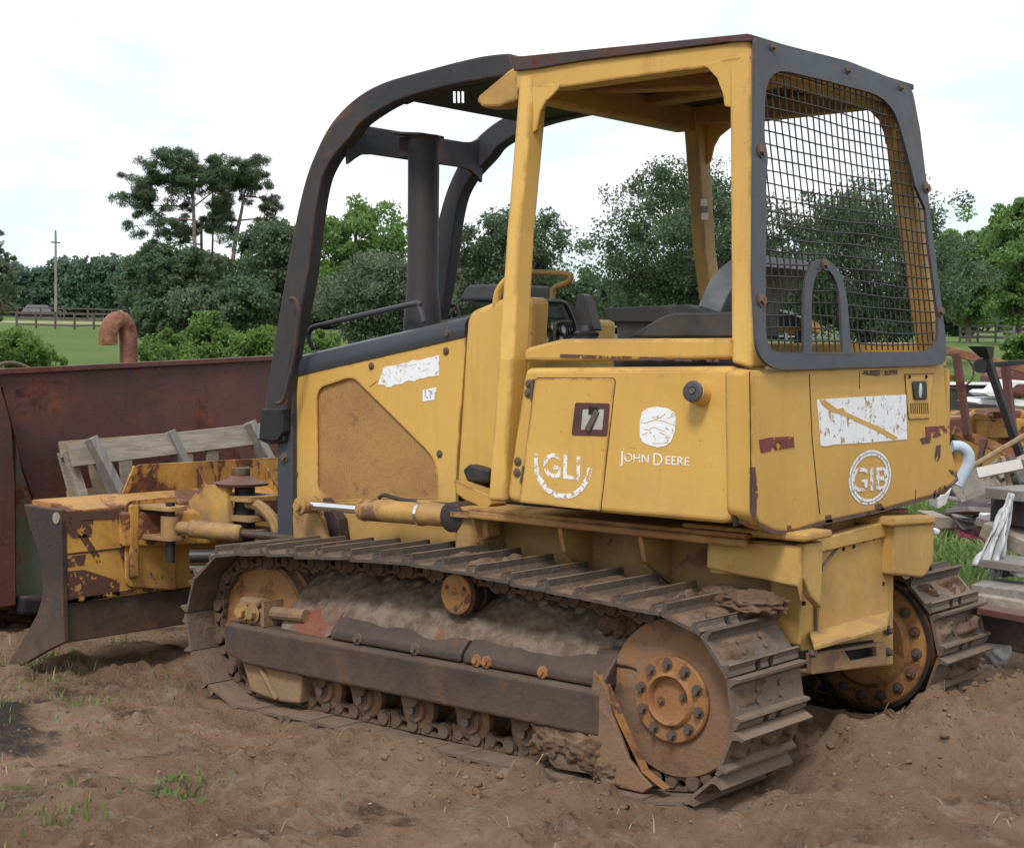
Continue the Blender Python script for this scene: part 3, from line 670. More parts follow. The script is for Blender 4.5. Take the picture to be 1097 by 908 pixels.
# ---- dash, levers, seat
XDs=1.335
dq=fillet([(U(552,319,0,XDs),.0),(U(604,320,0,XDs),.04),(U(622,333,0,XDs),.04),(U(630,372,0,XDs),.02),(U(552,392,0,XDs),0)],3)
b=MB(); b.prism(dq,(.02,0,0)); ds=b.build('dashboard','rubber',DZ,bevel=.01)
q=[U(u,v,0,XDs-.004) for u,v in ((570,328),(602,329),(607,341),(573,340))]; b=MB(); b.prism(q,(-.004,0,0)); b.build('dash_panel','vinyl',ds,bevel=.002)
q=[U(u,v,0,XDs-.03) for u,v in ((570,323),(600,323.5),(608,330),(615,348),(616,366))]; b=MB(); b.tube(q,.010,8,3); b.build('dash_trim','rubber',ds,smooth=True)
q=[U(u,v,0,XDs-.035) for u,v in ((594,368),(594,352),(597,345),(612,345))]; b=MB(); b.tube(q,.007,8,3); b.build('dash_trim','bolt',ds,smooth=True)
for u,v in ((579,350),(590.5,349.5),(602,353),(613,353),(583,363),(600,365)):
    p=U(u,v,0,XDs-.005); b=MB(); b.lathe(p,(-1,0,.15),[(.022,0),(.023,.008),(.019,.009),(.0,.009)],18); g_=b.build('gauge','glass',ds,smooth=True)
    b=MB(); b.lathe(p,(-1,0,.15),[(.020,.009),(.027,.009),(.027,.014),(.020,.014),(.020,.009)],18,False); b.build('bezel','rubber',g_)
# joystick with rubber boot
p0=U(628,362,1,.30); p1=U(623,325,1,.30)
b=MB(); b.lathe(p0+V((0,0,-.05)),(0,0,1),[(.09,0),(.085,.02),(.065,.03),(.07,.045),(.05,.055),(.054,.07),(.035,.08),(.03,.1)],18); jb=b.build('joystick_boot','rubber',DZ,smooth=True)
b=MB(); b.prism(fillet([(V((p0.x+.02,.30,p0.z+.03)),.01),(V((p1.x+.035,.30,p1.z-.01)),.01),(V((p1.x+.02,.30,p1.z+.045)),.02),(V((p1.x-.025,.30,p1.z+.03)),.02),(V((p0.x-.045,.30,p0.z+.03)),.01)]),(0,-.05,0)); b.build('joystick','rubber',DZ,bevel=.014,seg=3)
# armrests
for k,yy in ((0,.33),(1,-.33)):
    q=fillet(px(1,.33,(645,330,.02),(734,326,.02),(764,336),(760,346,.01),(652,345,.03))); b=MB(); b.prism([V((p.x,yy,p.z)) for p in q],(0,-.10,0)); ar=b.build('armrest','rubber',DZ,bevel=.016,seg=3)
    q=px(1,.30,(662,345),(700,345),(700,372),(664,372)); b=MB(); b.prism([V((p.x,yy-.02,p.z)) for p,_ in q],(0,-.06,0)); b.build('armrest_post','rubber',ar)
q=px(1,.50,(672,361),(706,340),(722,335),(790,334),(790,361)); b=MB(); b.prism([p for p,_ in q],(0,-.30,0)); b.build('seat_side_cover','rubber',DZ,bevel=.008)
# seat: cushion + curved backrest
b=MB(); b.box(.42,.90,-.24,.24,1.50,1.64); b.build('seat_cushion','vinyl',DZ,bevel=.04,seg=3)
q=cat([U(u,v,1,.22) for u,v in ((744,337),(752,318),(762,298),(780,280),(800,272))],4); q2=[p+V((-.09,0,-.05)) for p in q]
b=MB(); b.prism([p+V((0,0,0)) for p in q]+q2[::-1],(0,-.44,0)); b.build('seat_backrest','vinylg',DZ,bevel=.02,seg=3)
# cab floor and console right side
b=MB(); b.box(.05,1.45,-.42,.42,.95,1.02); b.box(-.06,.40,-.6,.6,1.0,1.50); b.build('cab_floor','dark',DZ)
b=MB(); b.box(.30,1.0,-.70,-.44,1.0,1.56); b.build('right_console','rubber',DZ,bevel=.02)
# yellow handrails by the dash
q=[U(u,v,1,-.10) for u,v in ((560,293),(575,292),(606,293),(612,297),(607,303),(596,307),(592,313),(592,325))]; b=MB(); b.tube(q,.013,10,3); b.build('cab_grab_rail','yellowcab',DZ,smooth=True)
q=[U(u,v,1,.44) for u,v in ((531,330),(534,312),(545,298),(556,295))]; b=MB(); b.tube(q,.016,10,4); b.build('cab_grab_rail','yellow',DZ,smooth=True)
# yellow control head, not a lamp, seen through the rear guard
p=U(872,346,0,.55); b=MB(); b.prism(fillet([(p+V((0,.09,.03)),.02),(p+V((0,-.06,.0)),.02),(p+V((0,-.07,-.05)),.02),(p+V((0,.05,-.03)),.02)]),(.16,0,0)); b.build('control_head','yellowcab',DZ,bevel=.015)
b=MB(); b.bar(p+V((.05,0,-.03)),p+V((.1,.0,-.30)),.05,.05); b.build('control_head_stem','dark',DZ)
# black step seen behind the front post
q=px(1,.50,(495,503),(502,497),(523,503),(523,517),(500,516)); b=MB(); b.prism([p for p,_ in q],(0,-.06,0)); b.build('step','rubber',DZ,bevel=.01)
q=px(1,.56,(486,514),(523,530),(526,540),(521,545),(498,536),(488,528)); b=MB(); b.prism([p for p,_ in q],(0,-.10,0)); b.build('step_plate','yellow2',DZ,bevel=.004)
# ---- ROPS posts
yT,yB=.62,.775
for sy in (1,-1):
    m_=lambda p:V((p.x,sy*p.y,p.z))
    # rear post: outer face seen between u 783 and 805
    a0=U(783,389,1,yB);a1=U(806,395,1,yB); c0=U(781,62,1,yT);c1=U(804,48,1,yT)
    lo=[m_(a0),m_(a1),m_(a1+V((0,-.10,0))),m_(a0+V((0,-.10,0)))]; hi=[m_(c0),m_(c1),m_(c1+V((0,-.10,0))),m_(c0+V((0,-.10,0)))]
    b=MB(); b.quadloft(lo,hi); rp=b.build('canopy_rear_post','yellowcab' if sy<0 else 'yellow',DZ,bevel=.012,seg=3)
    if sy>0: rear_lo=lo
    # front post in three lengths: foot, middle, top
    secs=[((522,536),(541,540),.80,.10),((525,500),(541,503),.80,.10),((533,385),(549,389),yB+.01,.10),((542,250),(556,250),.705,.10),((556,80),(572,88),yT,.10)]
    rings=[]
    for (ua,va),(ub,vb),y,w in secs:
        pa_=U(ua,va,1,y); pb_=U(ub,vb,1,y); pb_.z=pa_.z
        rings.append([m_(pa_),m_(pb_),m_(pb_+V((0,-w,0))),m_(pa_+V((0,-w,0)))])
    b=MB(); b.loft(rings); fp=b.build('canopy_front_post','yellowcab' if sy<0 else 'yellow',DZ,bevel=.014,seg=3)
    # gusset knees: front post to roof rail, rear post to roof rail (curved)
    g1=[U(u,v,1,yT+.004) for u,v in ((556,92),(600,90),(597,97),(585,108),(579,120),(575,140),(556,151))]
    b=MB(); b.prism([m_(p) for p in g1],(0,-sy*.012,0)); b.build('post_gusset','yellow',fp,bevel=.003)
    g2=[U(u,v,1,yT+.004) for u,v in ((804,60),(804,118),(776,114),(774,100),(768,84),(758,73),(751,70),(775,64))]
    b=MB(); b.prism([m_(p) for p in g2],(0,-sy*.012,0)); b.build('post_gusset','yellow',rp,bevel=.003)
    # roof side rail
    r=[U(u,v,1,yT) for u,v in ((553,96),(553,72),(680,58),(780,46),(804,38),(804,66),(700,80),(600,94))]
    b=MB(); b.prism([m_(p) for p in r],(0,-sy*.09,0)); b.build('roof_side_rail','yellowcab' if sy<0 else 'yellow',DZ,bevel=.008)
    # lower side rail
    r=fillet(px(1,yB,(560,387),(562,373),(600,363,.03),(784,362),(784,385)),3)
    b=MB(); b.prism([m_(p) for p in r],(0,-sy*.12,0)); b.build('side_rail','yellow',DZ,bevel=.014,seg=3)
b=MB(); p=U(795,37,1,yT); b.cyl(p+V((.02,-.05,-.02)),p+V((.02,-.05,.004)),.03,seg=12); b.build('roof_bolt','dark',DZ)
# roof: sheet and cross beams
zf=U(553,68,1,yT).z; zrr=U(804,38,1,yT).z; xf=U(553,68,1,yT).x; xr=U(804,38,1,yT).x
def rz(x): return zrr+(zf-zrr)*(x-xr)/(xf-xr)
b=MB(); o=[V((xr-.01,.60,rz(xr)+.005)),V((xr-.01,-.60,rz(xr)+.005)),V((xf+.10,-.52,rz(xf)+.01)),V((xf+.10,.52,rz(xf)+.01))]
b.prism([U(u,v,1,.635) for u,v in ((550,61),(800,36),(805,37),(805,44),(777,45),(629,64),(570,74),(550,76))],(0,-1.27,0))
b.prism([U(u,v,1,.50) for u,v in ((562,60),(520,60),(505,66),(505,72),(522,68),(562,72))],(0,-1.0,0))
rf=b.build('roof','roof',DZ,bevel=.003)
for x,w,h in ((xf-.03,.10,.14),(xr+.05,.10,.12)):
    b=MB(); b.box(x-w/2,x+w/2,-.53,.53,rz(x)-h,rz(x)-.003); b.build('roof_cross_beam','yellowcab',rf,bevel=.012)
for y in (-.2,.22):
    b=MB(); b.bar((xf-.08,y,rz(xf)-.04),(xr+.10,y+.25*(1 if y<0 else -1),rz(xr)-.04),.10,.06); b.build('roof_stiffener','yellowcab',rf,bevel=.008)
# front corner blocks where the arms meet the roof
for sy in (1,-1):
    q=[U(u,v,1,.56) for u,v in ((556,70),(546,76),(514,103),(512,109),(518,115),(535,115),(556,108))]
    if sy<0: continue
    b=MB(); b.prism([V((p.x,sy*.57,p.z)) for p in q],(0,-sy*.09,0)); b.build('roof_corner_block','yellowcab',rf,bevel=.01)
# little notice stickers on the far front post
pc=U(756,215,1,-.62)
# ---- left side box
BY=.80
for sy in (1,-1):
    q=fillet(px(1,BY,(562,394,.03),(784,392,.0),(785,562,.05),(640,549,0),(541,537,.05)),4)
    m2=[V((p.x,sy*p.y,p.z)) for p in q]
    b=MB(); b.prism(m2,(0,-sy*.36,0)); sb=b.build('side_box','yellow',DZ,bevel=.022,seg=4)
q=fillet(px(1,BY+.003,(573,405,.02),(659,405,.02),(643,547,.0),(556,538,.01)),4)
b=MB(); b.prism(q,(0,-.01,0)); door=b.build('access_door','yellow',sb,bevel=.0015)
ctr=sum(q,V())/len(q); b=MB(); b.plate([p+(p-ctr).normalized()*.0035+V((0,-.0022,0)) for p in q],[[p+V((0,-.0022,0)) for p in q]],(0,-.002,0)); b.build('door_gap','gap',door)
for u,v,u2,v2 in ((571,406,569,428),(561,499,558,517)):
    b=MB(); b.bar(U(u,v,1,BY+.004),U(u2,v2,1,BY+.004),.010,.006,(0,1,0)); hg=b.build('hinge','bolt',door)
for u,v in ((567,411),(566,421),(555,494),(554,506)):
    p=U(u,v,1,BY+.001); b=MB(); b.lathe(p,(0,1,0),[(.017,0),(.016,.005),(.009,.006),(.008,.011),(.0,.011)],12); b.build('bolt','bolt',door)
# recessed latch
pf=fillet(px(1,BY+.006,(616,431,.01),(653,432,.01),(650,467,.01),(612,466,.01)),3); ph=pv(1,BY+.006,(624,438),(647,438),(645,460),(622,460))
b=MB(); b.plate(pf,[ph],(0,-.006,0)); lt=b.build('door_latch','rustplate',door,bevel=.0015)
b=MB(); b.prism([p+V((0,-.0018,0)) for p in ph],(0,-.0008,0)); b.build('latch_pocket','label',lt)
b=MB(); b.bar(U(640,440,1,BY+.004),U(629,461,1,BY+.012),.024,.010,(0,1,0)); b.build('latch_handle','bolt',lt,bevel=.003)
b=MB(); b.bar(U(631,439,1,BY+.004),U(641,441,1,BY+.004),.03,.006,(0,1,0)); b.build('latch_bar','gap',lt)
# filler cap: short sloping tube
p=U(751,421,1,BY); b=MB(); b.lathe(p+V((0,-.02,-.01)),(-.1,1,.20),[(.040,0),(.038,.075),(.034,.078)],28); fc=b.build('filler_neck','yellow',sb,smooth=True)
b=MB(); b.lathe(p+V((-.006,.055,.006)),(-.1,1,.20),[(.036,0),(.037,.010),(.031,.013),(.015,.013),(.013,.010),(.0,.010)],28); b.build('filler_cap','slate',fc,smooth=True)
b=MB(); b.lathe(p+V((-.0075,.0685,.0088)),(-.1,1,.20),[(.012,0),(.011,.003),(.004,.003),(.0,.002)],14); b.build('cap_lock','bolt',fc)
# panel behind the box, under the rear post
for sy in (1,-1):
    q=px(1,.785,(785,394),(806,397),(807,553),(801,561),(789,560)); b=MB(); b.prism([V((p.x,sy*p.y,p.z)) for p,_ in q],(0,-sy*.05,0)); b.build('rear_side_panel','yellow2' if sy<0 else 'yellow',DZ,bevel=.006)
b=MB(); b.prism([p for p,_ in px(1,.80,(783,500),(786,480),(789,563),(785,564))],(0,-.02,0)); b.build('panel_gap','gap',DZ)
# ---- rear body
XR=-.135
q=[U(806,397,0,XR),U(808,553,0,XR),U(814,563,0,XR),U(830,571,0,XR),U(845,572,0,XR),U(880,562,0,XR),U(940,549,0,XR),U(1003,532,0,XR),U(1018,522,0,XR),U(1027,513,0,XR),U(1026,503,0,XR),U(1018,470,0,XR),U(1016,440,0,XR),U(1012,388,0,XR)]
# front ring set deeper, narrower at bottom
def bulge(p):
    return V(p)
b=MB(); b.loft([[bulge(p) for p in q],[p+V((.115,0,.01 if p.z<1.1 else 0)) for p in q]]); rb=b.build('rear_body','yellow',DZ,bevel=.018,seg=4)
# panel seams
for a_,c_ in (((867,401),(870,470)),((870,470),(878,550)),((803,398),(805,545)),((921,399),(921,416)),((981,524),(980,543)),((940,533),(942,551))):
    b=MB(); b.bar(U(*a_,0,XR-.0005),U(*c_,0,XR-.0005),.004 if a_[0]<900 else .003,.002,(-1,0,0)); b.build('panel_seam','gap',rb)
# tail lamp panel
q=fillet([(U(969,401,0,XR-.001),.005),(U(1000,400,0,XR-.001),.005),(U(995,448,0,XR-.001),.01),(U(973,449,0,XR-.001),.01)],3)
b=MB(); b.prism(q,(-.004,0,0)); lp=b.build('lamp_panel','yellow',rb,bevel=.0015)
ctr=sum(q,V())/len(q); b=MB(); b.plate([p+(p-ctr).normalized()*.003 for p in q],[q],(-.0012,0,0)); b.build('panel_gap','gap',lp)
for u,v in ((973.5,403.5),(991.5,403.5)):
    b=MB(); b.cyl(U(u,v,0,XR-.005),U(u,v,0,XR-.0062),.009,seg=12); b.build('bolt_hole','gap',lp)
q=fillet([(U(976,408,0,XR-.005),.015),(U(991.5,408,0,XR-.005),.015),(U(992,428,0,XR-.005),.015),(U(978,428,0,XR-.005),.015)],4)
ctr=sum(q,V())/len(q); b=MB(); b.prism(q,(-.007,0,0)); tl=b.build('tail_lamp','rubber',lp,bevel=.004)
b=MB(); b.loft([[ctr+V((-.0072,math.cos(a)*.015,math.sin(a)*.030)) for a in [i*math.pi/10 for i in range(20)]],[ctr+V((-.009,math.cos(a)*.010,math.sin(a)*.024)) for a in [i*math.pi/10 for i in range(20)]]]); b.build('lamp_lens','glass',tl,smooth=True)
for k in range(9):
    u=975.5+k*2.25; b=MB(); b.bar(U(u,431.5,0,XR-.0055),U(u+.8,443,0,XR-.0055),.0055,.002,(-1,0,0)); b.build('vent_slot','gap',lp)
# ---- rear guard: plane leans forward towards the roof
GP0=V((-.145,0,1.53)); GN=V((1,0,-.125)).normalized()*-1
G=lambda u,v,r=0:(UP(u,v,GP0,GN),r)
outer=fillet([G(806,41,.02),G(905,66,.02),G(974,93,.05),G(983,140),G(1012,376,.09),G(1009,391,.05),G(826,397,.10),G(808,380,.05),G(804,300)],5)
inner=fillet([G(817,72,.16),G(885,88,.04),G(952,106,.20),G(968,160,.10),G(978,200),G(989,225),G(992,262),G(1002,340),G(1002,370,.10),G(985,377,.04),G(840,378,.08),G(820,376,.08),G(817,350),G(818,190,.02),G(820,168,.03),G(816,150,.03)],5)
# port around the tow opening
arch_o=fillet([G(858,380),G(858,310,.10),G(864,284,.10),G(877,276,.07),G(893,284,.10),G(904,310,.10),G(909,380)],4)
b=MB(); d=GN*.012; b.plate(outer,[inner],d); gf=b.build('rear_guard','slate',DZ,bevel=.003)
ai=fillet([G(867,378),G(866,315,.08),G(871,293,.08),G(879,288,.05),G(889,293,.08),G(897,315,.08),G(900,378)],4)
b=MB(); b.plate([p+GN*.001 for p in arch_o],[[p+GN*.001 for p in ai]],GN*.012); ar=b.build('guard_arch','slate',gf,bevel=.002)
b=MB(); b.bolt(G(880,284)[0]+GN*.014,GN,.016,.014); b.build('bolt','bolt',ar)
for u,v in ((812,163),(812,322),(989,202),(1004,334),(824,52),(962,95),(905,77)):
    b=MB(); r_=.017 if v>150 else .010; b.bolt(G(u,v)[0]+GN*.013,GN,r_,.014); b.build('bolt','bolt',gf)
# woven wire mesh with a slight wobble
b=MB(); 
def inpoly(p,poly):
    y,z=p.y,p.z; c=False; n=len(poly)
    for i in range(n):
        a=poly[i];e=poly[(i+1)%n]
        if (a.z>z)!=(e.z>z) and y<(e.y-a.y)*(z-a.z)/(e.z-a.z)+a.y: c=not c
    return c
ctr=sum(inner,V())/len(inner)
poly=[ctr+(p-ctr)*1.02 for p in inner]
Zs=GN.cross(V((0,1,0))).normalized(); Zs=Zs if Zs.z>0 else -Zs
base=UP(905,380,GP0,GN)+GN*-.006
def wires(n,hor):
    for k in range(-n,n):
        step=.0455
        pts=[]
        for j in range(-60,60):
            t=j*.02
            w=.0045*math.sin(t*5+k*.35)+.002*math.sin(t*11+k*1.7)
            if hor: p=base+V((0,t,0))+Zs*(k*step+w)
            else: p=base+V((0,k*step+w+ .02*math.sin(max(0,t-.2)*2.5),0))+Zs*t
            inn=inpoly(p,poly) and not (hor is None)
            if inn: pts.append(p+GN*(.0022*(1 if hor else -1)))
            else:
                if len(pts)>1: b.tube(pts,.0031,5,0,False)
                pts=[]
        if len(pts)>1: b.tube(pts,.0031,5,0,False)
wires(30,True); wires(30,False)
wm=b.build('guard_mesh','screenwire',gf,smooth=True)
# ---- rear housing, brackets
for sy in (1,-1):
    if sy>0:
        b=MB(); XB=-.19; a0=.58
        b.prism([(XB+.005,a0,.915),(.20,a0,.90),(.20,a0,.80),(XB+.02,a0,.77),(XB+.005,a0,.72)],(0,-.02,0))
        q=[U(u,v,0,XB) for u,v in ((861,583),(882,580),(880,652),(869,640),(861,620))]; b.prism(q,(.03,0,0)); b.box(XB+.03,.2,.38,.56,.78,.915)
        bk=b.build('canopy_mount','yellow',DZ,bevel=.006)
        b=MB(); q=fillet([(U(790,577,1,.62),0),(U(862,577,1,.60),.0),(V((XB-.015,.60,U(862,577,1,.60).z)),.02),(V((XB-.015,.42,U(862,577,1,.60).z)),.02),(V((.20,.42,.93)),0)],3); z_=U(862,577,1,.60).z
        b.prism([V((XB-.02,.60,z_-.012)),V((XB-.02,.40,z_-.012)),V((.30,.40,z_-.012)),V((.30,.60,z_-.012))],(0,0,.028)); b.build('mount_flange','yellow',bk,bevel=.008)
    else:
        XB=-.17
        q=fillet([(U(958,562,0,XB),0),(U(1001,560,0,XB),0),(U(1001,600,0,XB),.03),(U(991,619,0,XB),.04),(U(958,616,0,XB),.01)],4)
        b=MB(); b.prism(q,(.28,0,0)); bk=b.build('canopy_mount','yellow',DZ,bevel=.035,seg=4)
        q=[U(957,554,0,XB-.015),U(1003,552,0,XB-.015),U(1003,561,0,XB-.015),U(957,564,0,XB-.015)]; b=MB(); b.prism(q,(.30,0,0)); b.build('mount_flange','yellow',bk,bevel=.01,seg=3)
XP=-.115
b=MB(); b.prism([U(u,v,0,XP-.02) for u,v in ((868,580),(960,556),(960,572),(882,591))],(.05,0,0)); b.build('rear_beam','yellow',DZ,bevel=.004)
q=[U(u,v,0,XP) for u,v in ((857,600),(882,588),(958,570),(957,712),(868,722),(857,690))]; b=MB(); b.prism(q,(.12,0,0)); rh=b.build('rear_cover','yellow',DZ,bevel=.006)
q=[U(u,v,0,XP-.004) for u,v in ((880,590),(953,573),(953,671),(876,690))]; b=MB(); b.prism(q,(.006,0,0)); cp=b.build('cover_plate','yellow',rh,bevel=.002)
for u,v in ((888,587),(903,587.5),(914,585),(925,579),(936,576),(947,574),(947,600),(946,625),(861,646)):
    b=MB(); b.cyl(U(u,v,0,XP-.004),U(u,v,0,XP-.0062),.0085,seg=10); b.build('bolt_hole','gap',cp)
b=MB(); b.tube([U(u,v,0,XP-.008) for u,v in ((899,585),(880,607),(880,612))],.005,6); b.tube([U(u,v,0,XP-.008) for u,v in ((874,640),(874,678),(880,684))],.006,6); b.bolt(U(882,681,0,XP-.008),(-1,0,0),.012,.02); b.build('rod','bolt',cp,smooth=True)
# drawbar shelf: wedge plate and box
XD=-.30
q=[V((XP,U(866,700,0,XP).y,.43)),V((XP,U(954,690,0,XP).y,.43)),U(947,684,0,-.20),U(872,697,0,-.22)]
zt2=q[3].z
b=MB(); b.prism([V((XP-.001,q[0].y,zt2+.02)),V((XP-.001,q[1].y,zt2+.02)),V((-.22,q[2].y+.02,zt2)),V((-.22,q[3].y,zt2))],(0,0,.016)); dr=b.build('drawbar_plate','yellow',DZ,bevel=.003)
q=[U(u,v,0,-.19) for u,v in ((868,700),(949,687),(950,711),(870,722))]; hole=[U(u,v,0,-.19) for u,v in ((905,697),(938,692),(940,703),(912,708))]
b=MB(); b.plate(q,[hole],(.02,0,0)); b.prism([V((p.x+.02,p.y,p.z)) for p in (q[2],q[3])]+[V((XP,q[3].y,q[3].z)),V((XP,q[2].y,q[2].z))],(0,0,.012)); db=b.build('drawbar_box','yellow2',DZ,bevel=.003)
b=MB(); b.prism([p+V((.05,0,0)) for p in q],(.01,0,0)); b.build('drawbar_inner','gap',db)
for u,v in ((869,699),(951,675),(951,698),(932,672)):
    b=MB(); b.bolt(U(u,v,0,-.195 if u<900 else -.125),(-1,0,0),.014,.02); b.build('bolt','bolt',db)
# ---- blade lift cylinder (left) with rod, hose and brackets
for sy in (1,-1):
    A=U(330,541,1,.60);B_=U(392,546,1,.60);C_=U(492,553,1,.60)
    mm=lambda p:V((p.x,sy*p.y,p.z))
    b=MB(); b.cyl(mm(B_),mm(C_),.047,seg=28); b.cyl(mm(B_),mm(B_+(A-B_)*.06),.050,.046,28); b.lathe(mm(B_+(C_-B_)*.60),mm(C_)-mm(B_),[(.0475,0),(.051,0),(.051,.012),(.0475,.012)],28,False); lc=b.build('lift_cylinder','yellow2',DZ,smooth=True)
    b=MB(); b.cyl(mm(B_+(C_-B_)*.60),mm(B_+(C_-B_)*.63),.0515,seg=28); b.build('cylinder_band','chrome',lc,smooth=True)
    b=MB(); b.cyl(mm(A),mm(B_),.0205,seg=20); b.build('cylinder_rod','chrome',lc,smooth=True)
    b=MB(); b.lathe(mm(A)+V((.01,-sy*.045,0)),(0,sy,0),[(.038,0),(.038,.09),(.02,.092),(.02,.11),(.0,.11)],20); b.build('rod_eye','yellow2',lc,smooth=True)
    q=[mm(U(u,v,1,.58)) for u,v in ((406,533),(412,530),(425,534),(450,538),(490,541))]; b=MB(); b.tube(q,.009,8,3); b.build('hydraulic_hose','rubber',lc,smooth=True)
    b=MB(); b.cyl(mm(U(448,537,1,.60)),mm(U(492,545,1,.60)),.010,seg=10); b.build('steel_line','yellow2',lc,smooth=True)
    b=MB(); b.lathe(mm(C_)+V((0,-sy*.07,0)),(0,sy,0),[(.055,0),(.062,.01),(.062,.12),(.05,.128),(.0,.128)],22); b.build('trunnion_cap','brown',lc,smooth=True)
    q=fillet([(U(u,v,1,.54),r) for u,v,r in ((313,545,.04),(318,530,.03),(330,532,.03),(345,556,0),(352,585,0),(314,580,0))],3); b=MB(); b.prism([mm(p) for p in q],(0,-sy*.025,0)); b.prism([mm(p+V((0,-.07,0))) for p in q],(0,-sy*.025,0)); b.lathe(mm(U(322,541,1,.545)),(0,sy,0),[(.03,-.1),(.03,.01),(.022,.02),(.0,.02)],18); b.build('cylinder_bracket','yellow2',DZ,bevel=.004)
    q=[mm(U(u,v,1,.50)) for u,v in ((345,533),(362,556),(367,590),(350,590))]; b=MB(); b.prism(q,(0,-sy*.06,0)); b.build('bracket_brace','brown',DZ,bevel=.004)
    b=MB(); q=[mm(U(u,v,1,.58)) for u,v in ((495,556),(520,552),(524,575),(495,590))]; b.prism(q,(0,-sy*.08,0)); b.build('cylinder_support','yellow2',DZ,bevel=.005)
# ---- blade assembly
EY=1.25
bx=3.24
# end plate (left end visible edge): curved profile, thickness inwards
ep=[(25,540),(65,546),(66,600),(67,648),(68,688),(48,698),(26,711),(10,716),(10,708),(18,694),(36,665),(44,642),(45,618),(40,590),(31,563)]
E_=[U(u,v,1,EY) for u,v in ep]
for sy in (1,-1):
    b=MB(); b.prism([V((p.x,sy*p.y,p.z)) for p in cat(E_[7:]+[E_[0]],3)+E_[1:7]],(0,-sy*.03,0)); b.build('blade_end_plate','brown',DZ,bevel=.006)
# curved moldboard from end to end (same profile, thin shell)
prof=cat([E_[0],E_[14],E_[13],E_[12],E_[11],E_[10]],4)
fr=[(p.x-.01,p.z) for p in prof]; bk=[(p.x-.03,p.z) for p in prof]
b=MB(); b.loft([[V((x,y,z)) for x,z in fr+bk[::-1]] for y in (EY-.031,-EY+.031)]); b.build('moldboard','yellowblade',DZ,smooth=True)
b=MB(); e=prof[-1]; b.prism([V((e.x,EY-.035,e.z+.05)),V((e.x+.13,EY-.035,e.z-.10)),V((e.x+.12,EY-.035,e.z-.13)),V((e.x-.03,EY-.035,e.z+.02))],(0,-2*EY+.07,0)); b.build('cutting_edge','brown',DZ)
# back of the blade: box section, lower skirt, top shelf
zt3=U(67,548,0,bx).z; zb3=U(67,648,0,bx).z; zs=U(67,690,0,bx).z; zm=U(66,594,0,bx).z
yb=EY-.03
b=MB(); b.box(bx,bx+.10,-yb,yb,zb3,zt3-.02); bb=b.build('blade_back','yellowblade',DZ,bevel=.012,seg=3)
b=MB(); b.bar((bx-.001,yb,zm),(bx-.001,-yb,zm),.004,.008,(0,0,1)); b.build('weld_seam','brown',bb)
b=MB(); b.box(bx+.012,bx+.05,-yb,yb,zs,zb3-.002); b.build('blade_skirt','brown',bb,bevel=.006)  # dark steel tone also paints in the shading below the box section
b=MB(); b.prism([(bx+.01,yb,zt3-.022),(bx+.005,yb,zt3+.0),(bx+.12,yb,zt3+.03),(bx+.28,yb,zt3+.035),(bx+.28,yb,zt3-.0)],(0,-2*yb,0)); b.build('blade_top','yellowblade',bb,bevel=.006)
b=MB(); b.lathe((bx+.03,EY-.002,zt3-.03),(0,1,0),[(.026,0),(.026,.008),(.0,.008)],18); b.build('lifting_hole','wood',bb)
# spill guard above the top edge, with sloping left end and gussets
xs_=bx+.14
q=[U(125,546,0,xs_),U(129,530,0,xs_),U(143,501,0,xs_),U(150,497.5,0,xs_),U(296,490,0,xs_)]
ymir=-q[4].y
pts=q+[V((xs_,-q[3].y-.2,q[3].z)),V((xs_,-q[0].y-.2,q[0].z))]
b=MB(); b.prism(pts,(.014,0,0)); sg=b.build('spill_guard','yellowblade',bb,bevel=.003)
b=MB(); b.bar(U(126,547,0,xs_-.005),U(146,500,0,xs_-.005),.03,.012,(-1,0,0)); b.build('guard_edge','yellowblade',sg)
b=MB(); z1=U(150,527,0,xs_-.02).z
b.prism([V((xs_-.002,.95,z1)),V((bx+.0,.99,zt3+.002)),V((bx-.01,.35,zt3-.01)),V((bx+.02,.30,z1-.02)),V((xs_-.002,.2,z1))],(0,0,-.03)); 
b.prism([V((bx-.03,.93,zt3-.03)),V((bx-.12,.45,zt3-.05)),V((bx-.10,.25,zt3-.03)),V((xs_-.03,.2,z1-.03)),V((xs_-.03,.93,z1-.03))],(0,0,-.16)); b.build('blade_shelf','yellowblade',bb,bevel=.02,seg=3)
for u0 in (211,285):
    p=U(u0,500,0,xs_-.004); p2=U(u0+14,540,0,xs_-.14); b=MB(); b.prism([p,V((p.x,p.y,z1-.02)),V((bx-.03,p2.y+.03,z1-.07)),V((bx-.04,p2.y+.03,z1-.03))],(0,-.012,0)); b.build('guard_gusset','yellowblade',sg,bevel=.002)
# centre pivot: pin, flange, clevis plates and tower
pc=U(258,515,0,3.02)
b=MB(); b.lathe(pc+V((0,0,-.04)),(0,0,1),[(.13,.02),(.135,.032),(.08,.045),(.062,.055),(.052,.065),(.046,.067),(.0,.067)],30); pv_=b.build('pivot_cap','rustplate',DZ,smooth=True)
b=MB(); b.lathe(pc+V((0,0,.02)),(0,0,1),[(.040,0),(.046,.01),(.046,.045),(.036,.05),(.034,.03),(.0,.03)],24); b.build('pivot_pin','greenplate',pv_,smooth=True)
q=[U(u,v,1,pc.y+.14) for u,v in ((233,528),(258,516),(260,540),(256,560),(236,560),(247,545))]
b=MB(); b.prism([V((3.12,pc.y+.16,pc.z-.02)),V((3.0,pc.y+.10,pc.z-.0)),V((2.98,pc.y+.10,pc.z-.22)),V((3.05,pc.y+.16,pc.z-.24)),V((3.2,pc.y+.18,pc.z-.20)),V((3.2,pc.y+.18,pc.z-.10))],(0,-.03,0)); b.build('pivot_cheek','yellow2',DZ,bevel=.006)
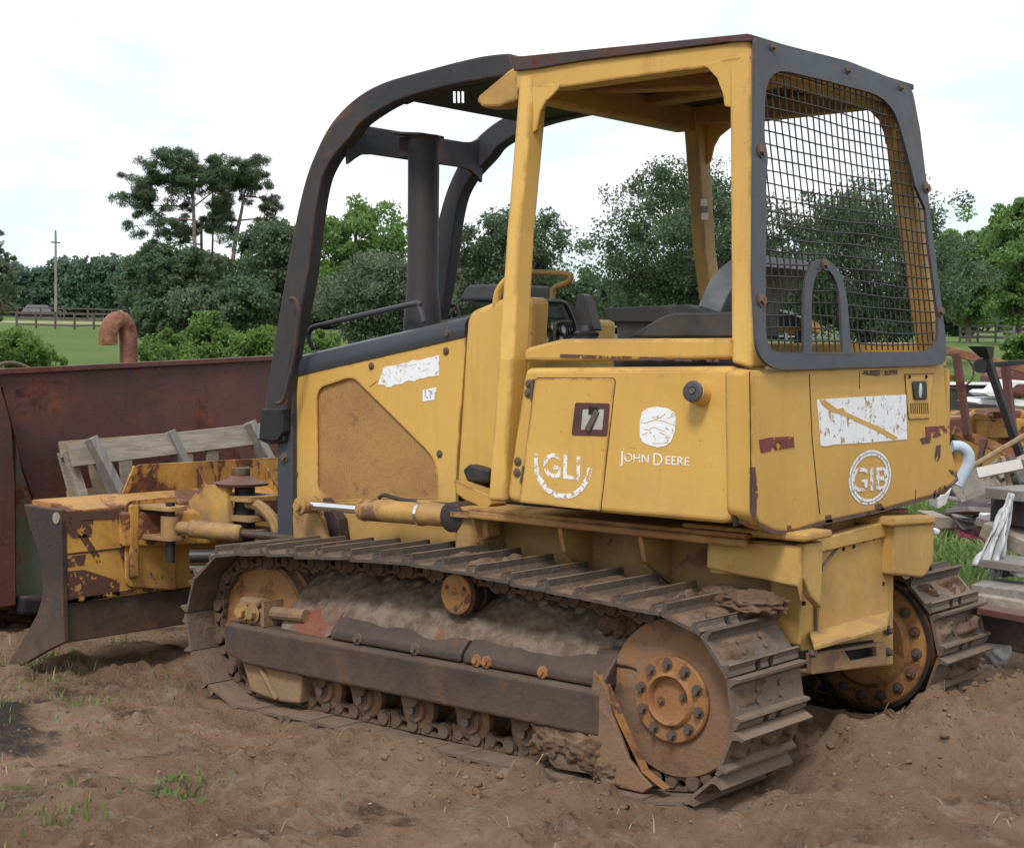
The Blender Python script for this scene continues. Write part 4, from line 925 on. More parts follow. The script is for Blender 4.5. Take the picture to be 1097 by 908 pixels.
for dz in (-.065,-.16,-.225):
    b=MB(); b.prism(fillet([(V((3.15,pc.y+.10,pc.z+dz)),.03),(V((2.86,pc.y+.08,pc.z+dz)),.03),(V((2.86,pc.y-.12,pc.z+dz)),.03),(V((3.15,pc.y-.12,pc.z+dz)),.03)],3),(0,0,-.028)); b.build('pivot_plate','yellow2',DZ,bevel=.004)
b=MB(); b.cyl((2.99,pc.y,pc.z-.3),(2.99,pc.y,pc.z-.03),.05,seg=18); b.build('pivot_post','dark',DZ)
b=MB(); b.tube([V((2.93,pc.y+.03,pc.z-.10)),V((2.84,pc.y+.03,pc.z-.11)),V((2.74,pc.y+.03,pc.z-.18)),V((2.68,pc.y+.03,pc.z-.32))],.028,8,3); b.build('c_frame_horn','yellow2',DZ,smooth=True)
# C-frame: push beam from the trunnion forward inside the tracks
b=MB(); b.loft([[V((x,y,z)) for y,z in ((w,zc-.09),(w,zc+.09),(-w,zc+.09),(-w,zc-.09))] for x,w,zc in ((2.5,.36,.50),(2.75,.34,.55),(2.98,.16,.60))]); b.build('c_frame','yellow2',DZ,bevel=.015)
# angle cylinders
for sy in (1,-1):
    a=U(204,566,1,.72); c_=U(256,571,1,.60); a=V((a.x,sy*a.y,a.z)); c_=V((c_.x,sy*c_.y,c_.z))
    e=a+(a-c_).normalized()*.10
    b=MB(); b.cyl(a,c_,.042,.040,24); b.lathe(c_,(c_-a),[(.040,0),(.034,.012),(.0,.016)],24); ac=b.build('angle_cylinder','yellow2',DZ,smooth=True)
    b=MB(); b.lathe(e+V((0,0,-.05)),(0,0,1),[(.045,0),(.045,.10),(.0,.10)],18); b.cyl(a,e,.03,seg=14); b.build('cylinder_eye','yellow2',ac,smooth=True)
    b=MB(); b.cyl(c_,c_+(c_-a).normalized()*.30,.020,seg=14); b.build('cylinder_rod','brown',ac,smooth=True)
    for hz,hr in ((-.13,.030),(-.19,.022)):
        b=MB(); b.cyl(a+V((0,0,hz)),c_+V((0,-sy*.05,hz+.02)),hr,seg=14); b.build('hydraulic_hose','rubber',ac,smooth=True)
    # clevis on the blade
    for dz in (.075,-.065,):
        b=MB(); b.prism(fillet([(V((bx,e.y+sy*.07,e.z+dz)),.0),(V((e.x-.05,e.y+sy*.04,e.z+dz)),.03),(V((e.x-.05,e.y-sy*.06,e.z+dz)),.03),(V((bx,e.y-sy*.07,e.z+dz)),0)],3),(0,0,.022)); b.build('clevis_plate','yellow2',DZ,bevel=.003)
    b=MB(); b.cyl(e+V((0,0,-.17)),e+V((0,0,.115)),.022,seg=14); b.build('clevis_pin','dark',DZ,smooth=True)
    q=fillet([(V((bx-.004,e.y+sy*.135,e.z+.12)),.05),(V((bx-.004,e.y-sy*.16,e.z+.12)),.01),(V((bx-.004,e.y-sy*.16,zb3+.0)),.01),(V((bx-.004,e.y+sy*.135,zb3+.05)),.04)],3)
    b=MB(); b.prism(q,(-.012,0,0)); b.build('wear_pad','yellowblade',bb,bevel=.004)
    b=MB(); b.box(bx-.045,bx-.016,min(e.y+sy*.075,e.y+sy*.125),max(e.y+sy*.075,e.y+sy*.125),zb3+.09,e.z+.10); b.build('blade_rib','yellowblade',bb,bevel=.01)
# ---- decals and lettering
n=.0012
def patch(name,pts,mat,parent,ax,val,sgn):
    b=MB(); b.prism([U(u,v,ax,val) for u,v in pts],V((0,sgn*n,0)) if ax==1 else V((sgn*n,0,0))); return b.build(name,mat,parent)
patch('model_sticker',[(405,412),(411,394),(412,393),(420,391.5),(421,392),(434,388),(437,388.5),(442,385.5),(448,386),(452,385),(461,382.5),(462,383),(470.5,380),(470.5,402),(463,403.5),(461,403),(453,405.5),(451,405),(444,408.5),(437,407.5),(431,411),(421,412.5),(420,414.5),(413.5,414.5),(413,412)],'white_decal',sp,1,YS+.0006,1)
patch('model_suffix_sticker',[(453,417.5),(467.5,414.8),(467.5,419.5),(466,420),(465.5,428),(453,430)],'white_decal',sp,1,YS+.0006,1)
p=U(459,422.5,1,YS+.003); textmesh('model_suffix_lettering','LT','label',sp,p,(-1,0,-.12),(0,0,1),.05,xs=.8)
LG=[(688,441),(694,437),(704,435.5),(714,437),(722,441),(724,447),(723,462),(719,473),(713,477.5),(705,479),(696,477),(688,473),(685.5,467),(685.5,452)]
patch('logo_sticker',LG,'white_decal',sb,1,BY+.0006,1)
for L_ in (((686,452),(691,453.3),(697,451),(703,449),(709,446),(713,443)),((703,450),(711,451),(717,453.5),(724,456)),((696,459),(701,457.5),(706,460),(712,462)),((690,459.5),(697,461)),((706,463),(713,466),(718,469)),((688,466),(694,463)),((699,474.5),(708,475),(714,474)),((715,448),(723,444.5))):
    b=MB()
    for a_,c_ in zip(L_,L_[1:]): b.bar(U(*a_,1,BY+.0020),U(*c_,1,BY+.0020),.0026,.0004,(0,1,0))
    b.build('scratch','yellow',sb)
for L_ in (((404,408),(400,411),(396,414.5)),((416,395),(419,400)),((423,404),(427,409)),((438,392),(446,390)),((452,398),(459,394))):
    b=MB()
    for a_,c_ in zip(L_,L_[1:]): b.bar(U(*a_,1,YS+.0020),U(*c_,1,YS+.0020),.0022,.0004,(0,1,0))
    b.build('scratch','bolt' if L_[0][0]==404 else 'yellow',sp)
p=U(701,491.5,1,BY+.0010); w_=(U(739,491,1,BY)-U(663,491,1,BY)).length
def lettering(parts,x0,zc,y):
    for s_,u0,size in parts:
        p=U(u0[0],u0[1],1,y); textmesh('maker_lettering',s_,'white_letters',sb,p,(-1,0,-.0),(0,0,1),size,.0008,off=-.003,xs=u0[2])
lettering([('J',(666.5,489.8,1.1),.062),('OHN',(682.0,491.0,1.10),.044),('D',(704.5,492.5,1.0),.062),('EERE',(725.5,494.0,1.13),.044)],0,0,BY+.0010)
# worn round emblem on the door: broken lower ring with small lettering and three big letters
def ringtext(name,s_,mat,parent,c,dx,dz,R_,a0,a1,size):
    for i,ch in enumerate(s_):
        if ch==' ': continue
        a=math.radians(a0+(a1-a0)*i/(len(s_)-1)); p=V(c)+V(dx)*math.cos(a)*R_+V(dz)*math.sin(a)*R_
        up=-(V(dx)*math.cos(a)+V(dz)*math.sin(a)) if a0<0 or a0>180 else (V(dx)*math.cos(a)+V(dz)*math.sin(a))
        up=up if name!='out' else -up
        rt=up.cross(V(dx).cross(V(dz))); textmesh('emblem_lettering',ch,mat,parent,p,rt,up,size)
def ring(name,c,dx,dz,r0,r1,a0,a1,mat,parent,segs=40,sx=1):
    b=MB(); N_=segs; P=[]; dx=V(dx);dz=V(dz); nn=dx.cross(dz)
    for k in range(N_):
        A=[math.radians(a0+(a1-a0)*(k+j)/N_) for j in (0,1)]
        q=[V(c)+dx*math.cos(A[0])*r0*sx+dz*math.sin(A[0])*r0,V(c)+dx*math.cos(A[0])*r1*sx+dz*math.sin(A[0])*r1,V(c)+dx*math.cos(A[1])*r1*sx+dz*math.sin(A[1])*r1,V(c)+dx*math.cos(A[1])*r0*sx+dz*math.sin(A[1])*r0]
        b.bm.faces.new([b.bm.verts.new(p+nn*n) for p in q])
    return b.build(name,mat,parent)
ce=U(603,494,1,BY+.0036); dx=V((-1,0,0)); dz=V((0,0,1))
ring('emblem_ring',ce,dx,dz,.118,.142,190,225,'white_letters2',door,20)
ring('emblem_ring',ce,dx,dz,.118,.140,318,352,'white_letters2',door,20)
ring('emblem_ring',ce,dx,dz,.120,.136,170,190,'white_letters2',door,12)
textmesh('emblem_lettering','GLI','white_letters2',door,U(602,501,1,BY+.0040),(-1,0,-.02),(0,0,1),.125,off=.014)
ring('emblem_ring',ce,dx,dz,.120,.140,226,316,'white_letters2',door,40)
# rear stickers
xq=XR-.0008
patch('bare_sticker_patch',[(875,428),(905,426),(940,424),(970.5,422.5),(971.5,470),(958,471.5),(925,474.5),(893,476),(884,478),(879,477),(877,450)],'white_decal2',rb,0,xq,-1)
b=MB(); b.prism([U(u,v,0,XR-.0024) for u,v in ((878,428),(884,428.5),(897,438),(903,436.5),(906,441),(925,450),(944,458),(962,468.5),(958,471.5),(936,460),(915,450),(899,443),(890,441),(880,433))],(-.0005,0,0)); b.build('scraped_stripe','yellow',rb)
c2=(U(932,482,0,xq)+U(932,540,0,xq))/2; c2.x=xq; r2=(U(932,482,0,xq)-U(932,540,0,xq)).length/2
dy=V((0,-1,0)); wy=(U(909.5,511,0,xq)-U(954.5,511,0,xq)).length/2/r2
ring('emblem_ring',c2,dy,dz,r2*.80,r2,0,360,'white_letters',rb,60,wy)
ring('emblem_ring',c2+V((-.0006,0,0)),dy,dz,r2*.88,r2*.93,0,360,'label',rb,60,wy)
textmesh('emblem_lettering','GIB','white_letters2',rb,V((xq-.001,c2.y+.004,c2.z-.012)),(0,-1,-.03),(0,0,1),.125,off=.010,xs=.95*wy)
patch('reflector_tape',[(813,471),(824,468.5),(850,467),(851,479),(826,483),(815,485)],'red_decal',rb,0,xq,-1)
patch('reflector_tape',[(991,457),(1017,455.5),(1016,463),(1004,468),(992,470)],'red_decal',rb,0,xq,-1)
# notices on the far front post (face turned to the camera)
for (u0,v0,u1,v1,mt) in ((750.5,213,757.5,220.5,'label'),(751,221.2,758,227.2,'rubber'),(751.5,228,758.5,235.5,'label')):
    xx=U(549,200,1,.70).x-.09
    b=MB(); b.prism([U(u0,v0,0,xx),U(u1,v0,0,xx),U(u1,v1,0,xx),U(u0,v1,0,xx)],(-.001,0,0)); b.build('notice_sticker',mt,DZ)

# rust breaking through the paint
def rustp(pts,ax,val,sgn,par,mat='rust_decal'):
    b=MB(); b.prism([U(u,v,ax,val) for u,v in pts],V((0,sgn*.0008,0)) if ax==1 else V((sgn*.0008,0,0))); return b.build('rust_patch',mat,par)
xr_=XR-.0006
rustp([(811,557),(818,563),(832,568),(846,569),(880,558),(940,545.5),(1000,529),(1019,519),(1026,511),(1027,514),(1018,523),(1003,532.5),(940,549.5),(880,562.5),(845,572.5),(828,571.5),(814,564)],0,xr_,-1,rb,'rust_decal2')
for P_ in ([(843,563),(850,562),(851,569),(844,570)],[(884,552),(890,551),(892,559),(885,560)],[(937,540),(944,539),(948,546),(938,548)],[(1003,477),(1008,476),(1007,490),(1003,497),(1001,489)],[(1000,535),(1000,526),(1012,519),(1015,523),(1010,530)],[(1016,503),(1024,503),(1026,512),(1019,508)],[(920,397),(962,396),(961,401),(940,403),(924,401)],[(985,470),(996,466),(998,474),(988,476)],[(803,500),(809,500),(812,530),(809,558),(803,548)]):
    rustp(P_,0,xr_,-1,rb)
rustp([(798,520),(806,520),(807,552),(801,560),(790,560),(788,548),(796,545)],1,.7862,1,DZ,'rust_decal')
yb_=BY+.0006
for P_ in ([(600,379),(770,385),(770,388),(600,383)],): rustp(P_,1,yB+.001,1,DZ)
bxf=bx-.0135
rustp([(67,549),(150,545),(152,549),(120,556),(67,559)],0,bx-.0008,-1,bb,'rust_decal2')
for P_ in ([(67,612),(90,610),(128,622),(128,640),(100,643),(67,647)],[(68,596),(92,594),(90,605),(69,608)],[(84,574),(92,572),(110,600),(104,603)],[(66,560),(100,556),(98,575),(68,577)],[(67,643),(160,628),(161,632),(67,648)],[(128,590),(155,586),(156,628),(140,630)]):
    rustp(P_,0,bx-.0008,-1,bb)
# ================================================================== GROUND
def axis_pts(lo,hi,step,far,g):
    a=list(np.arange(lo,hi+1e-6,step)); d=step; x=hi; 
    while x<far: d*=g; x+=d; a.append(x)
    d=step; x=lo
    while x>-far: d*=g; x-=d; a.insert(0,x)
    return np.array(a)
xs=axis_pts(-2.0,4.6,.016,900,1.08); ys=axis_pts(-3.0,3.5,.016,900,1.08)
XX,YY=np.meshgrid(xs,ys,indexing='ij'); ZZ=gz(XX,YY)
nx,ny=XX.shape
Vg=np.stack([XX.ravel(),YY.ravel(),ZZ.ravel()],1)
I=np.arange(nx*ny).reshape(nx,ny); Fg=np.stack([I[:-1,:-1],I[1:,:-1],I[1:,1:],I[:-1,1:]],-1).reshape(-1,4)
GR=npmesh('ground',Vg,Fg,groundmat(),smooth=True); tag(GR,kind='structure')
def road_mask(x,y):
    # pale track across the pasture at the left, about 150 m off
    dx=x-CAM[0]; dy=y-CAM[1]; dep=dx*RC[2][0]+dy*RC[2][1]; lat=dx*RC[0][0]+dy*RC[0][1]
    return np.exp(-((dep-150-.1*lat)/5)**2)*(lat<-20)
x_=Vg[:,0]; y_=Vg[:,1]; r_=np.hypot(x_-CAM[0],y_-CAM[1])
grass=sst(8.5,12.5,r_)*.9
grass=np.maximum(grass,.52*np.exp(-((x_-3.9)/.7)**2-((y_-1.9)/.6)**2))
grass=np.maximum(grass,.42*np.exp(-((x_-1.9)/.25)**2-((y_-2.35)/.2)**2))
grass=np.maximum(grass,.60*sst(6.3,8.3,r_)*sst(.8,2.2,-(y_+1.2))*sst(-.2,.6,x_-.2))
dark=.62*np.exp(-((x_-2.6)/.7)**2-((y_-2.0)/.30)**2)+.8*np.exp(-((x_-.7)/.5)**2-((y_+2.3)/.6)**2)+.55*sst(-.8,.2,-abs(y_))*sst(-.3,.3,x_)+.5*np.exp(-((x_-3.0)/.35)**2-((y_-1.5)/.7)**2)  # dark soil patches; the band between the tracks is the machine's shade painted in
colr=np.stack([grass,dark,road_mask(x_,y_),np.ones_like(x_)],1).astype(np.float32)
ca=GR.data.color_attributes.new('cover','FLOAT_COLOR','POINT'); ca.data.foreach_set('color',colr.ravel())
# ---- small stuff on the dirt
def scatter(name,n,region,size,mat,flat=.6,seed=1,poly=1,lift=.2):
    r=np.random.default_rng(seed); bm=bmesh.new(); bmesh.ops.create_icosphere(bm,subdivisions=poly,radius=1); bv=np.array([v.co[:] for v in bm.verts]); bf=np.array([[v.index for v in f.verts] for f in bm.faces]); bm.free()
    P=region(r,n); n=len(P); s=size[0]*(size[1]/size[0])**(r.random(n)**2.2)
    VV=[];FF=[]
    z=gz(P[:,0],P[:,1])
    for i in range(n):
        sc_=s[i]*(.6+.8*r.random(3)); sc_[2]*=flat; a=r.random()*6.28; c_,s_=math.cos(a),math.sin(a)
        v=bv*(1+.35*(r.random((len(bv),1))-.5)*2)*sc_; v=np.stack([v[:,0]*c_-v[:,1]*s_,v[:,0]*s_+v[:,1]*c_,v[:,2]],1)+[P[i,0],P[i,1],z[i]+sc_[2]*lift]
        VV.append(v);FF.append(bf+i*len(bv))
    o=npmesh(name,np.concatenate(VV),np.concatenate(FF),mat,smooth=poly>1); return tag(o,kind='stuff')
def reg_near(r,n):
    P=[];
    while len(P)<n:
        x=r.uniform(-1.8,4.8);y=r.uniform(-3.0,3.4)
        if .45<abs(y)<1.05 and -.1<x<2.6: continue
        if r.random()<float(fbm(x*1.6,y*1.6,3))*1.6-.35: P.append((x,y))
    return np.array(P)
M['peb']=plain('pebble',(.27,.23,.19),.9,var=.5,scale=3,bump=.5)
scatter('dirt_clods',3800,reg_near,(.003,.009),'crumb',.65,5,1)
scatter('pebbles',500,reg_near,(.003,.008),'peb',.7,6,1)
def reg_ridge(r,n):
    P=[]
    while len(P)<n:
        if r.random()<.6: x=r.normal(-.38,.18);y=r.uniform(-1.5,.6)
        else: x=r.uniform(.2,1.8); y=r.normal(1.12,.07)
        if y>.5 and y<1.04 and x>-.1: continue
        P.append((x,y))
    return np.array(P)
scatter('mud_lumps',130,reg_ridge,(.008,.020),'crumb',.7,9,2)
def reg_right(r,n):
    P=np.stack([r.uniform(.2,2.8,n),r.uniform(-5,-1.6,n)],1); return P
scatter('gravel',1500,reg_right,(.004,.014),'peb',.6,10,1)
def blades(name,cent,n,spread,h,mat,w=.004,seed=1,lean=.5,flat=False):
    r=np.random.default_rng(seed); VV=[];FF=[];k=0
    _c=np.repeat(np.array(cent,float),n,0)+r.normal(size=(len(cent)*n,2))*spread; _z=gz(_c[:,0],_c[:,1])-.003
    for (x,y),z in zip(_c,_z):
        if 1:
            a=r.random()*6.28; L_=h*(.4+.8*r.random()); le=lean*(r.random()*.9+.2)*L_
            b0=np.array([x,y,z]); d=np.array([math.cos(a),math.sin(a),0]); sd=np.array([-d[1],d[0],0])*w
            p1=b0+d*le*.35+[0,0,L_*.6]; p2=b0+d*le+[0,0,L_*(.95 if not flat else .55)]
            VV+= [b0-sd,b0+sd,p1+sd*.8,p1-sd*.8,p2+sd*.15,p2-sd*.15]; FF+=[(k,k+1,k+2,k+3),(k+3,k+2,k+4,k+5)]; k+=6
    o=npmesh(name,np.array(VV),np.array(FF),mat); return o
g_=lambda u,v:(U(u,v,2,.04).x,U(u,v,2,.04).y)
def tuft(name,u,v,n,sp,h,mat,label,group=None,w=.004,lean=.5,seed=1,cat_='plant'):
    o=blades(name,[g_(u,v)],n,sp,h,mat,w,seed,lean); tag(o,kind='stuff')
tuft('weed_patch',185,845,130,.07,.030,'grassb','low green weed patch on the bare dirt in the foreground',w=.006,lean=1.2,seed=2)
tuft('grass_tuft',75,888,40,.06,.05,'grassb','small green grass tuft at the lower left corner of the dirt',seed=3)
tuft('grass_tuft',45,712,60,.06,.05,'grassb','sparse green sprigs beside the tip of the blade end plate',seed=4)
tuft('grass_tuft',1019,772,20,.02,.20,'grassb','tall thin grass sprig growing behind the right track',w=.004,lean=.35,seed=5)
tuft('grass_tuft',1008,785,10,.015,.14,'dryb','pale grass sprig left of the taller sprig behind the right track',w=.004,lean=.3,seed=6)
r=np.random.default_rng(21)
cent=[(r.normal(4.1,.35),r.normal(1.75,.4)) for _ in range(90)]
tag(blades('dry_grass',cent,22,.06,.07,'dryb',.003,22,1.1),kind='stuff')
cent=[(r.uniform(-1.5,4.5),r.uniform(-2.5,3.2)) for _ in range(420)]; cent=[c for c in cent if not (-.15<c[0]<2.7 and .4<abs(c[1])<1.05)]
tag(blades('straw_litter',cent,2,.1,.055,'dryb',.0022,27,2.6,True),kind='stuff')
cent=[(r.uniform(2.7,3.3),r.uniform(.9,2.5)) for _ in range(60)]+[(r.uniform(1.2,4.2),r.uniform(1.6,2.9)) for _ in range(40)]
tag(blades('sparse_grass',cent,9,.05,.035,'grassb',.003,23,.9),kind='stuff')
cent=[(r.uniform(.9,6.5),r.uniform(-8,-2.6)) for _ in range(230)]
tag(blades('grass_among_scrap',cent,20,.12,.07,'grassb',.005,24,.8),kind='stuff')
# pasture grass near the bushes (short tufts standing out of the sward)
def ringpts(n,d0,d1,u0,u1,r):
    P=[]
    for _ in range(n):
        D=d0+(d1-d0)*r.random()**1.5; u=r.uniform(u0,u1); p=UD(u,376,D); P.append((p.x,p.y))
    return P
tag(blades('pasture_grass',ringpts(1300,11,45,-40,330,r)+ringpts(900,11,45,990,1130,r),16,.35,.16,'grassb',.012,25,.9),kind='stuff')
def place(u,D):
    p=UD(u,376,D); return V((p.x,p.y,gz1(p.x,p.y)))
def vat(u,v,D): return UD(u,v,D)
# ================================================================== TREES
UPV=RC[1]*-1
def leafcloud(centers,radii,n,size,mat,name,parent,r,squash=.75,shape=1.5,wd=.42):
    "many small two-triangle leaves spread through clumps"
    c=np.repeat(centers,n,0); rad=np.repeat(radii,n)[:,None]
    g=r.normal(size=(len(c),3)); g/=np.linalg.norm(g,axis=1)[:,None]; g*=(r.random((len(c),1))**.45); g[:,2]*=squash
    p=c+g*rad
    a=r.normal(size=(len(c),3)); a/=np.linalg.norm(a,axis=1)[:,None]; b=np.cross(a,r.normal(size=(len(c),3))); b/=np.linalg.norm(b,axis=1)[:,None]
    s=size*(.6+.8*r.random((len(c),1)))
    v=np.stack([p-a*s*shape*.5,p+b*s*wd,p+a*s*shape*.5,p-b*s*wd],1).reshape(-1,3)
    f=np.arange(len(v)).reshape(-1,4); return npmesh(name,v,f,mat,parent)
def tree(label,u0,u1,vt,D,mat,vb=None,group='trees beyond the pasture',clumps=70,leaves=260,leaf=2.6,crown=.72,trunkr=.16,seed=0,kind='oak_tree',cr=.17,trunk=True,vbot=None,open_=0.0):
    "crown spans u0..u1 in the picture, top at vt, at depth D"
    r=np.random.default_rng(1000+seed); uc=(u0+u1)/2; base=place(uc,D); base.z-=.05
    W=(u1-u0)/F*D; top=vat(uc,vt,D).z; H=top-base.z
    T=thing(kind,base,label,'tree',group)
    crown=max(crown,.8); cz=base.z+H*(1-crown/2); rx=W/2*1.04; rz_=H*crown/2
    clumps=int(clumps*1.9); leaves=int(leaves*.62); leaf*=1.12; C_=[];R_=[]
    for i in range(clumps):
        d=r.normal(size=3); d/=np.linalg.norm(d); k=(.3+.7*r.random()**.5)*(1-cr*.4)*(1+.10*r.normal())
        if d[2]<-.3: k*=.9
        lob=1+.16*math.sin(3*math.atan2(d[1],d[0])+seed)+.15*math.sin(5*d[2]+seed*2)
        C_.append([base.x+d[0]*rx*k*lob,base.y+d[1]*rx*.8*k*lob,cz+d[2]*rz_*k]); R_.append(W*cr*(.38+.55*r.random()))
    C_=np.array(C_); R_=np.array(R_)
    leafcloud(C_,R_,leaves,leaf*D/F,mat,'crown',T,r)
    b=MB(); tr=trunkr*H/6
    b.tube([base,base+V((r.normal()*.1,r.normal()*.1,H*(1-crown)*.7)),V((base.x+r.normal()*.15,base.y,cz)),V((base.x,base.y,cz+rz_*.5))],[tr,tr*.35],9,4)
    for i in r.choice(clumps,min(clumps,16),replace=False):
        p=V(C_[i]); s=V((base.x,base.y,base.z+H*(1-crown)*.6+(p.z-base.z)*.25)); mpt=(s+p)/2+V((0,0,-.03*H)); b.tube([s,mpt,p],[tr*.4,tr*.08],5,3)
    b.build('trunk','bark',T,smooth=True)
    return T
DEN=dict(group='trees beyond the pasture')
# far treeline behind the pole
for k,(a,b_,t) in enumerate([(-25,38,283),(20,72,286),(52,108,276),(88,140,272),(120,172,274),(255,310,300)]):
    tree(['hazy round treetop rising at the far left behind the roof','low hazy tree standing just behind the utility pole','broad hazy tree right of the utility pole','rounded hazy tree between the pole and the tall pines','hazy tree tucked against the left side of the tall pines','low hazy tree seen right of the pine trunks'][k],a-8,b_+8,t,190,'far',seed=k,clumps=80,leaves=170,leaf=3.0,crown=1.12,cr=.22,group='far hazy trees')
tree('sparse small-leaved tree cut off by the left edge of the photo',-45,27,246,60,'greyoak',seed=11,clumps=60,leaves=110,leaf=2.3,crown=.75,cr=.13)
tree('dark oak at the feet of the tall pines',142,232,262,95,'oak',seed=12,clumps=90,leaves=230,crown=.95)
tree('dark oak filling the gap between pine trunks and canopy arm',215,300,296,92,'oak',seed=13,clumps=70,leaves=220,crown=1.05)
tree('tall full oak just left of the front canopy arm',238,345,234,105,'oak',seed=14,clumps=110,leaves=240,crown=.95)
tree('bright green oak with high domed crown behind the hood',322,442,211,100,'bright',seed=15,clumps=70,leaves=230,crown=.7,cr=.15)
tree('wide grey-green bushy tree directly above the hood',338,480,272,60,'greyoak',seed=16,clumps=110,leaves=260,leaf=2.1,crown=.95)
tree('dark oak filling the gap behind the exhaust stack',410,520,262,80,'greyoak',seed=17,clumps=90,leaves=230,crown=.95)
tree('rounded oak seen left and right of the front canopy post',478,614,220,75,'oak',seed=18,clumps=110,leaves=250,leaf=2.2,crown=.88,cr=.14)
tree('largest oak seen through the open cab',622,840,176,62,'oak',seed=19,clumps=200,leaves=270,leaf=2.1,crown=.95,cr=.12)
tree('big oak seen through the wire mesh of the rear guard',805,1048,192,58,'oak',seed=20,clumps=210,leaves=270,leaf=2.2,crown=.97,cr=.12)
tree('light green tree right of the rear guard',996,1078,228,95,'bright',seed=21,clumps=100,leaves=190,crown=.9,cr=.18)
tree('light green tree cut off by the right edge of the photo',1046,1135,212,88,'bright',seed=22,clumps=90,leaves=230,crown=.92,cr=.16)
tree('low dark tree behind the low gap of the seat',690,800,262,85,'oak',seed=23,clumps=60,leaves=200,crown=.95)
for k,(a,b_,t,D,mt) in enumerate([(150,215,300,120,'oak'),(255,345,285,125,'oak'),(300,380,285,130,'oak'),(370,470,280,120,'oak'),(450,540,278,110,'greyoak'),(560,640,285,110,'oak'),(600,700,300,115,'oak'),(780,900,270,105,'oak'),(990,1060,275,120,'oak'),(1060,1130,262,118,'bright'),(118,200,262,128,'oak'),(178,258,262,128,'oak'),(170,240,305,84,'greyoak'),(140,190,318,84,'oak')]):
    tree(['dark shrubby tree low between the pine trunks','dark low tree behind the oak left of the canopy arm','dark low tree seen just inside the canopy arm','low dark tree behind the hood grab rail','low grey-green tree between the stack and the cab post','low dark tree right of the front cab post','low dark tree behind the dashboard','low dark tree behind the seat back','low dark tree behind the right edge of the guard','low light green tree at the far right','dark tree mass behind the left edge of the tall pines','dark tree mass directly behind the tall pine trunks','low grey-green shrub tree in front of the pine trunks','low dark shrub at the left foot of the oak by the pines'][k],a,b_,t,D,M[mt],seed=60+k,clumps=60,leaves=200,leaf=2.6,crown=1.1,cr=.2,group='low trees closing the pasture')
# tall pines: bare trunk, irregular limbs, needle tufts
def pine(label,trunk_px,D,limbs,seed,tr=.24,group='tall pines over the pasture'):
    r=np.random.default_rng(seed); base=place(trunk_px[0][0],D)
    T=thing('pine_tree',base,label,'tree',group)
    P=[vat(u,v,D) for u,v in trunk_px]; P[0]=base-V((0,0,.2))
    b=MB(); b.tube(P,[tr,tr*.3],9,4); C_=[];R_=[]
    dn=V(RC[2])
    for (pts,n_) in limbs:
        off=[0]+[r.normal()*1.0 for _ in pts[1:]]
        Q=[vat(u,v,D)+dn*o for (u,v),o in zip(pts,off)]
        b.tube(Q,[tr*.30,tr*.09],6,3)
        for k in range(int(n_*1.5)):
            t=.25+.85*r.random(); i=min(int(t*(len(Q)-1)),len(Q)-2); f_=t*(len(Q)-1)-i
            p=Q[i]*(1-f_)+Q[i+1]*f_; q=p+V(r.normal(size=3))*.50; q.z+=.15; b.tube([p,q],[.035,.015],4)
            C_.append(q); R_.append(.26+.42*r.random())
    b.build('trunk','bark',T,smooth=True)
    leafcloud(np.array([list(c) for c in C_]),np.array(R_),120,.15,'pine','crown',T,r,.6,3.6,.16)
pine('tall flat-topped pine, leftmost of the tall pines',[(214,392),(212,330),(209,270),(207,215),(206,195)],112,
 [([(206,222),(196,204),(175,196),(158,186)],16),([(206,212),(200,192),(186,180),(170,176)],16),([(206,205),(206,186),(200,172)],16),([(206,212),(214,190),(226,180),(240,180)],16),([(207,222),(222,205),(236,196)],12),([(207,224),(185,218),(160,218),(143,218)],14),([(160,218),(146,206),(140,210)],8),([(206,200),(192,185),(188,172)],14),([(208,236),(190,236),(170,243),(143,240)],9),([(170,190),(155,198),(148,208)],9)],31)
pine('second pine trunk standing close behind the leftmost pine',[(221,392),(219,330),(216,270),(216,232)],116,
 [([(216,262),(190,258),(172,262),(160,270)],10),([(216,250),(196,250),(178,246)],9),([(216,246),(232,240),(242,232)],9),([(216,240),(205,238),(196,240)],6)],32,.22)
pine('leaning tall pine, rightmost of the tall pines',[(236,392),(244,320),(252,260),(259,225),(262,205)],114,
 [([(260,222),(258,200),(262,182),(276,176)],13),([(260,216),(250,196),(246,186)],12),([(262,206),(270,190),(284,184)],10),([(258,236),(272,232),(286,236),(298,228)],10),([(258,240),(246,230),(238,224)],10),([(262,210),(276,210),(284,214)],6),([(256,250),(244,250),(234,244)],8)],33,.24)
pine('slim ivy-covered pine between the other pine trunks',[(226,392),(226,320),(228,250),(228,200)],118,
 [([(228,215),(238,205),(244,198)],8),([(228,205),(222,192),(226,184)],8),([(228,235),(240,236)],5),([(227,300),(230,290)],4)],34,.14)
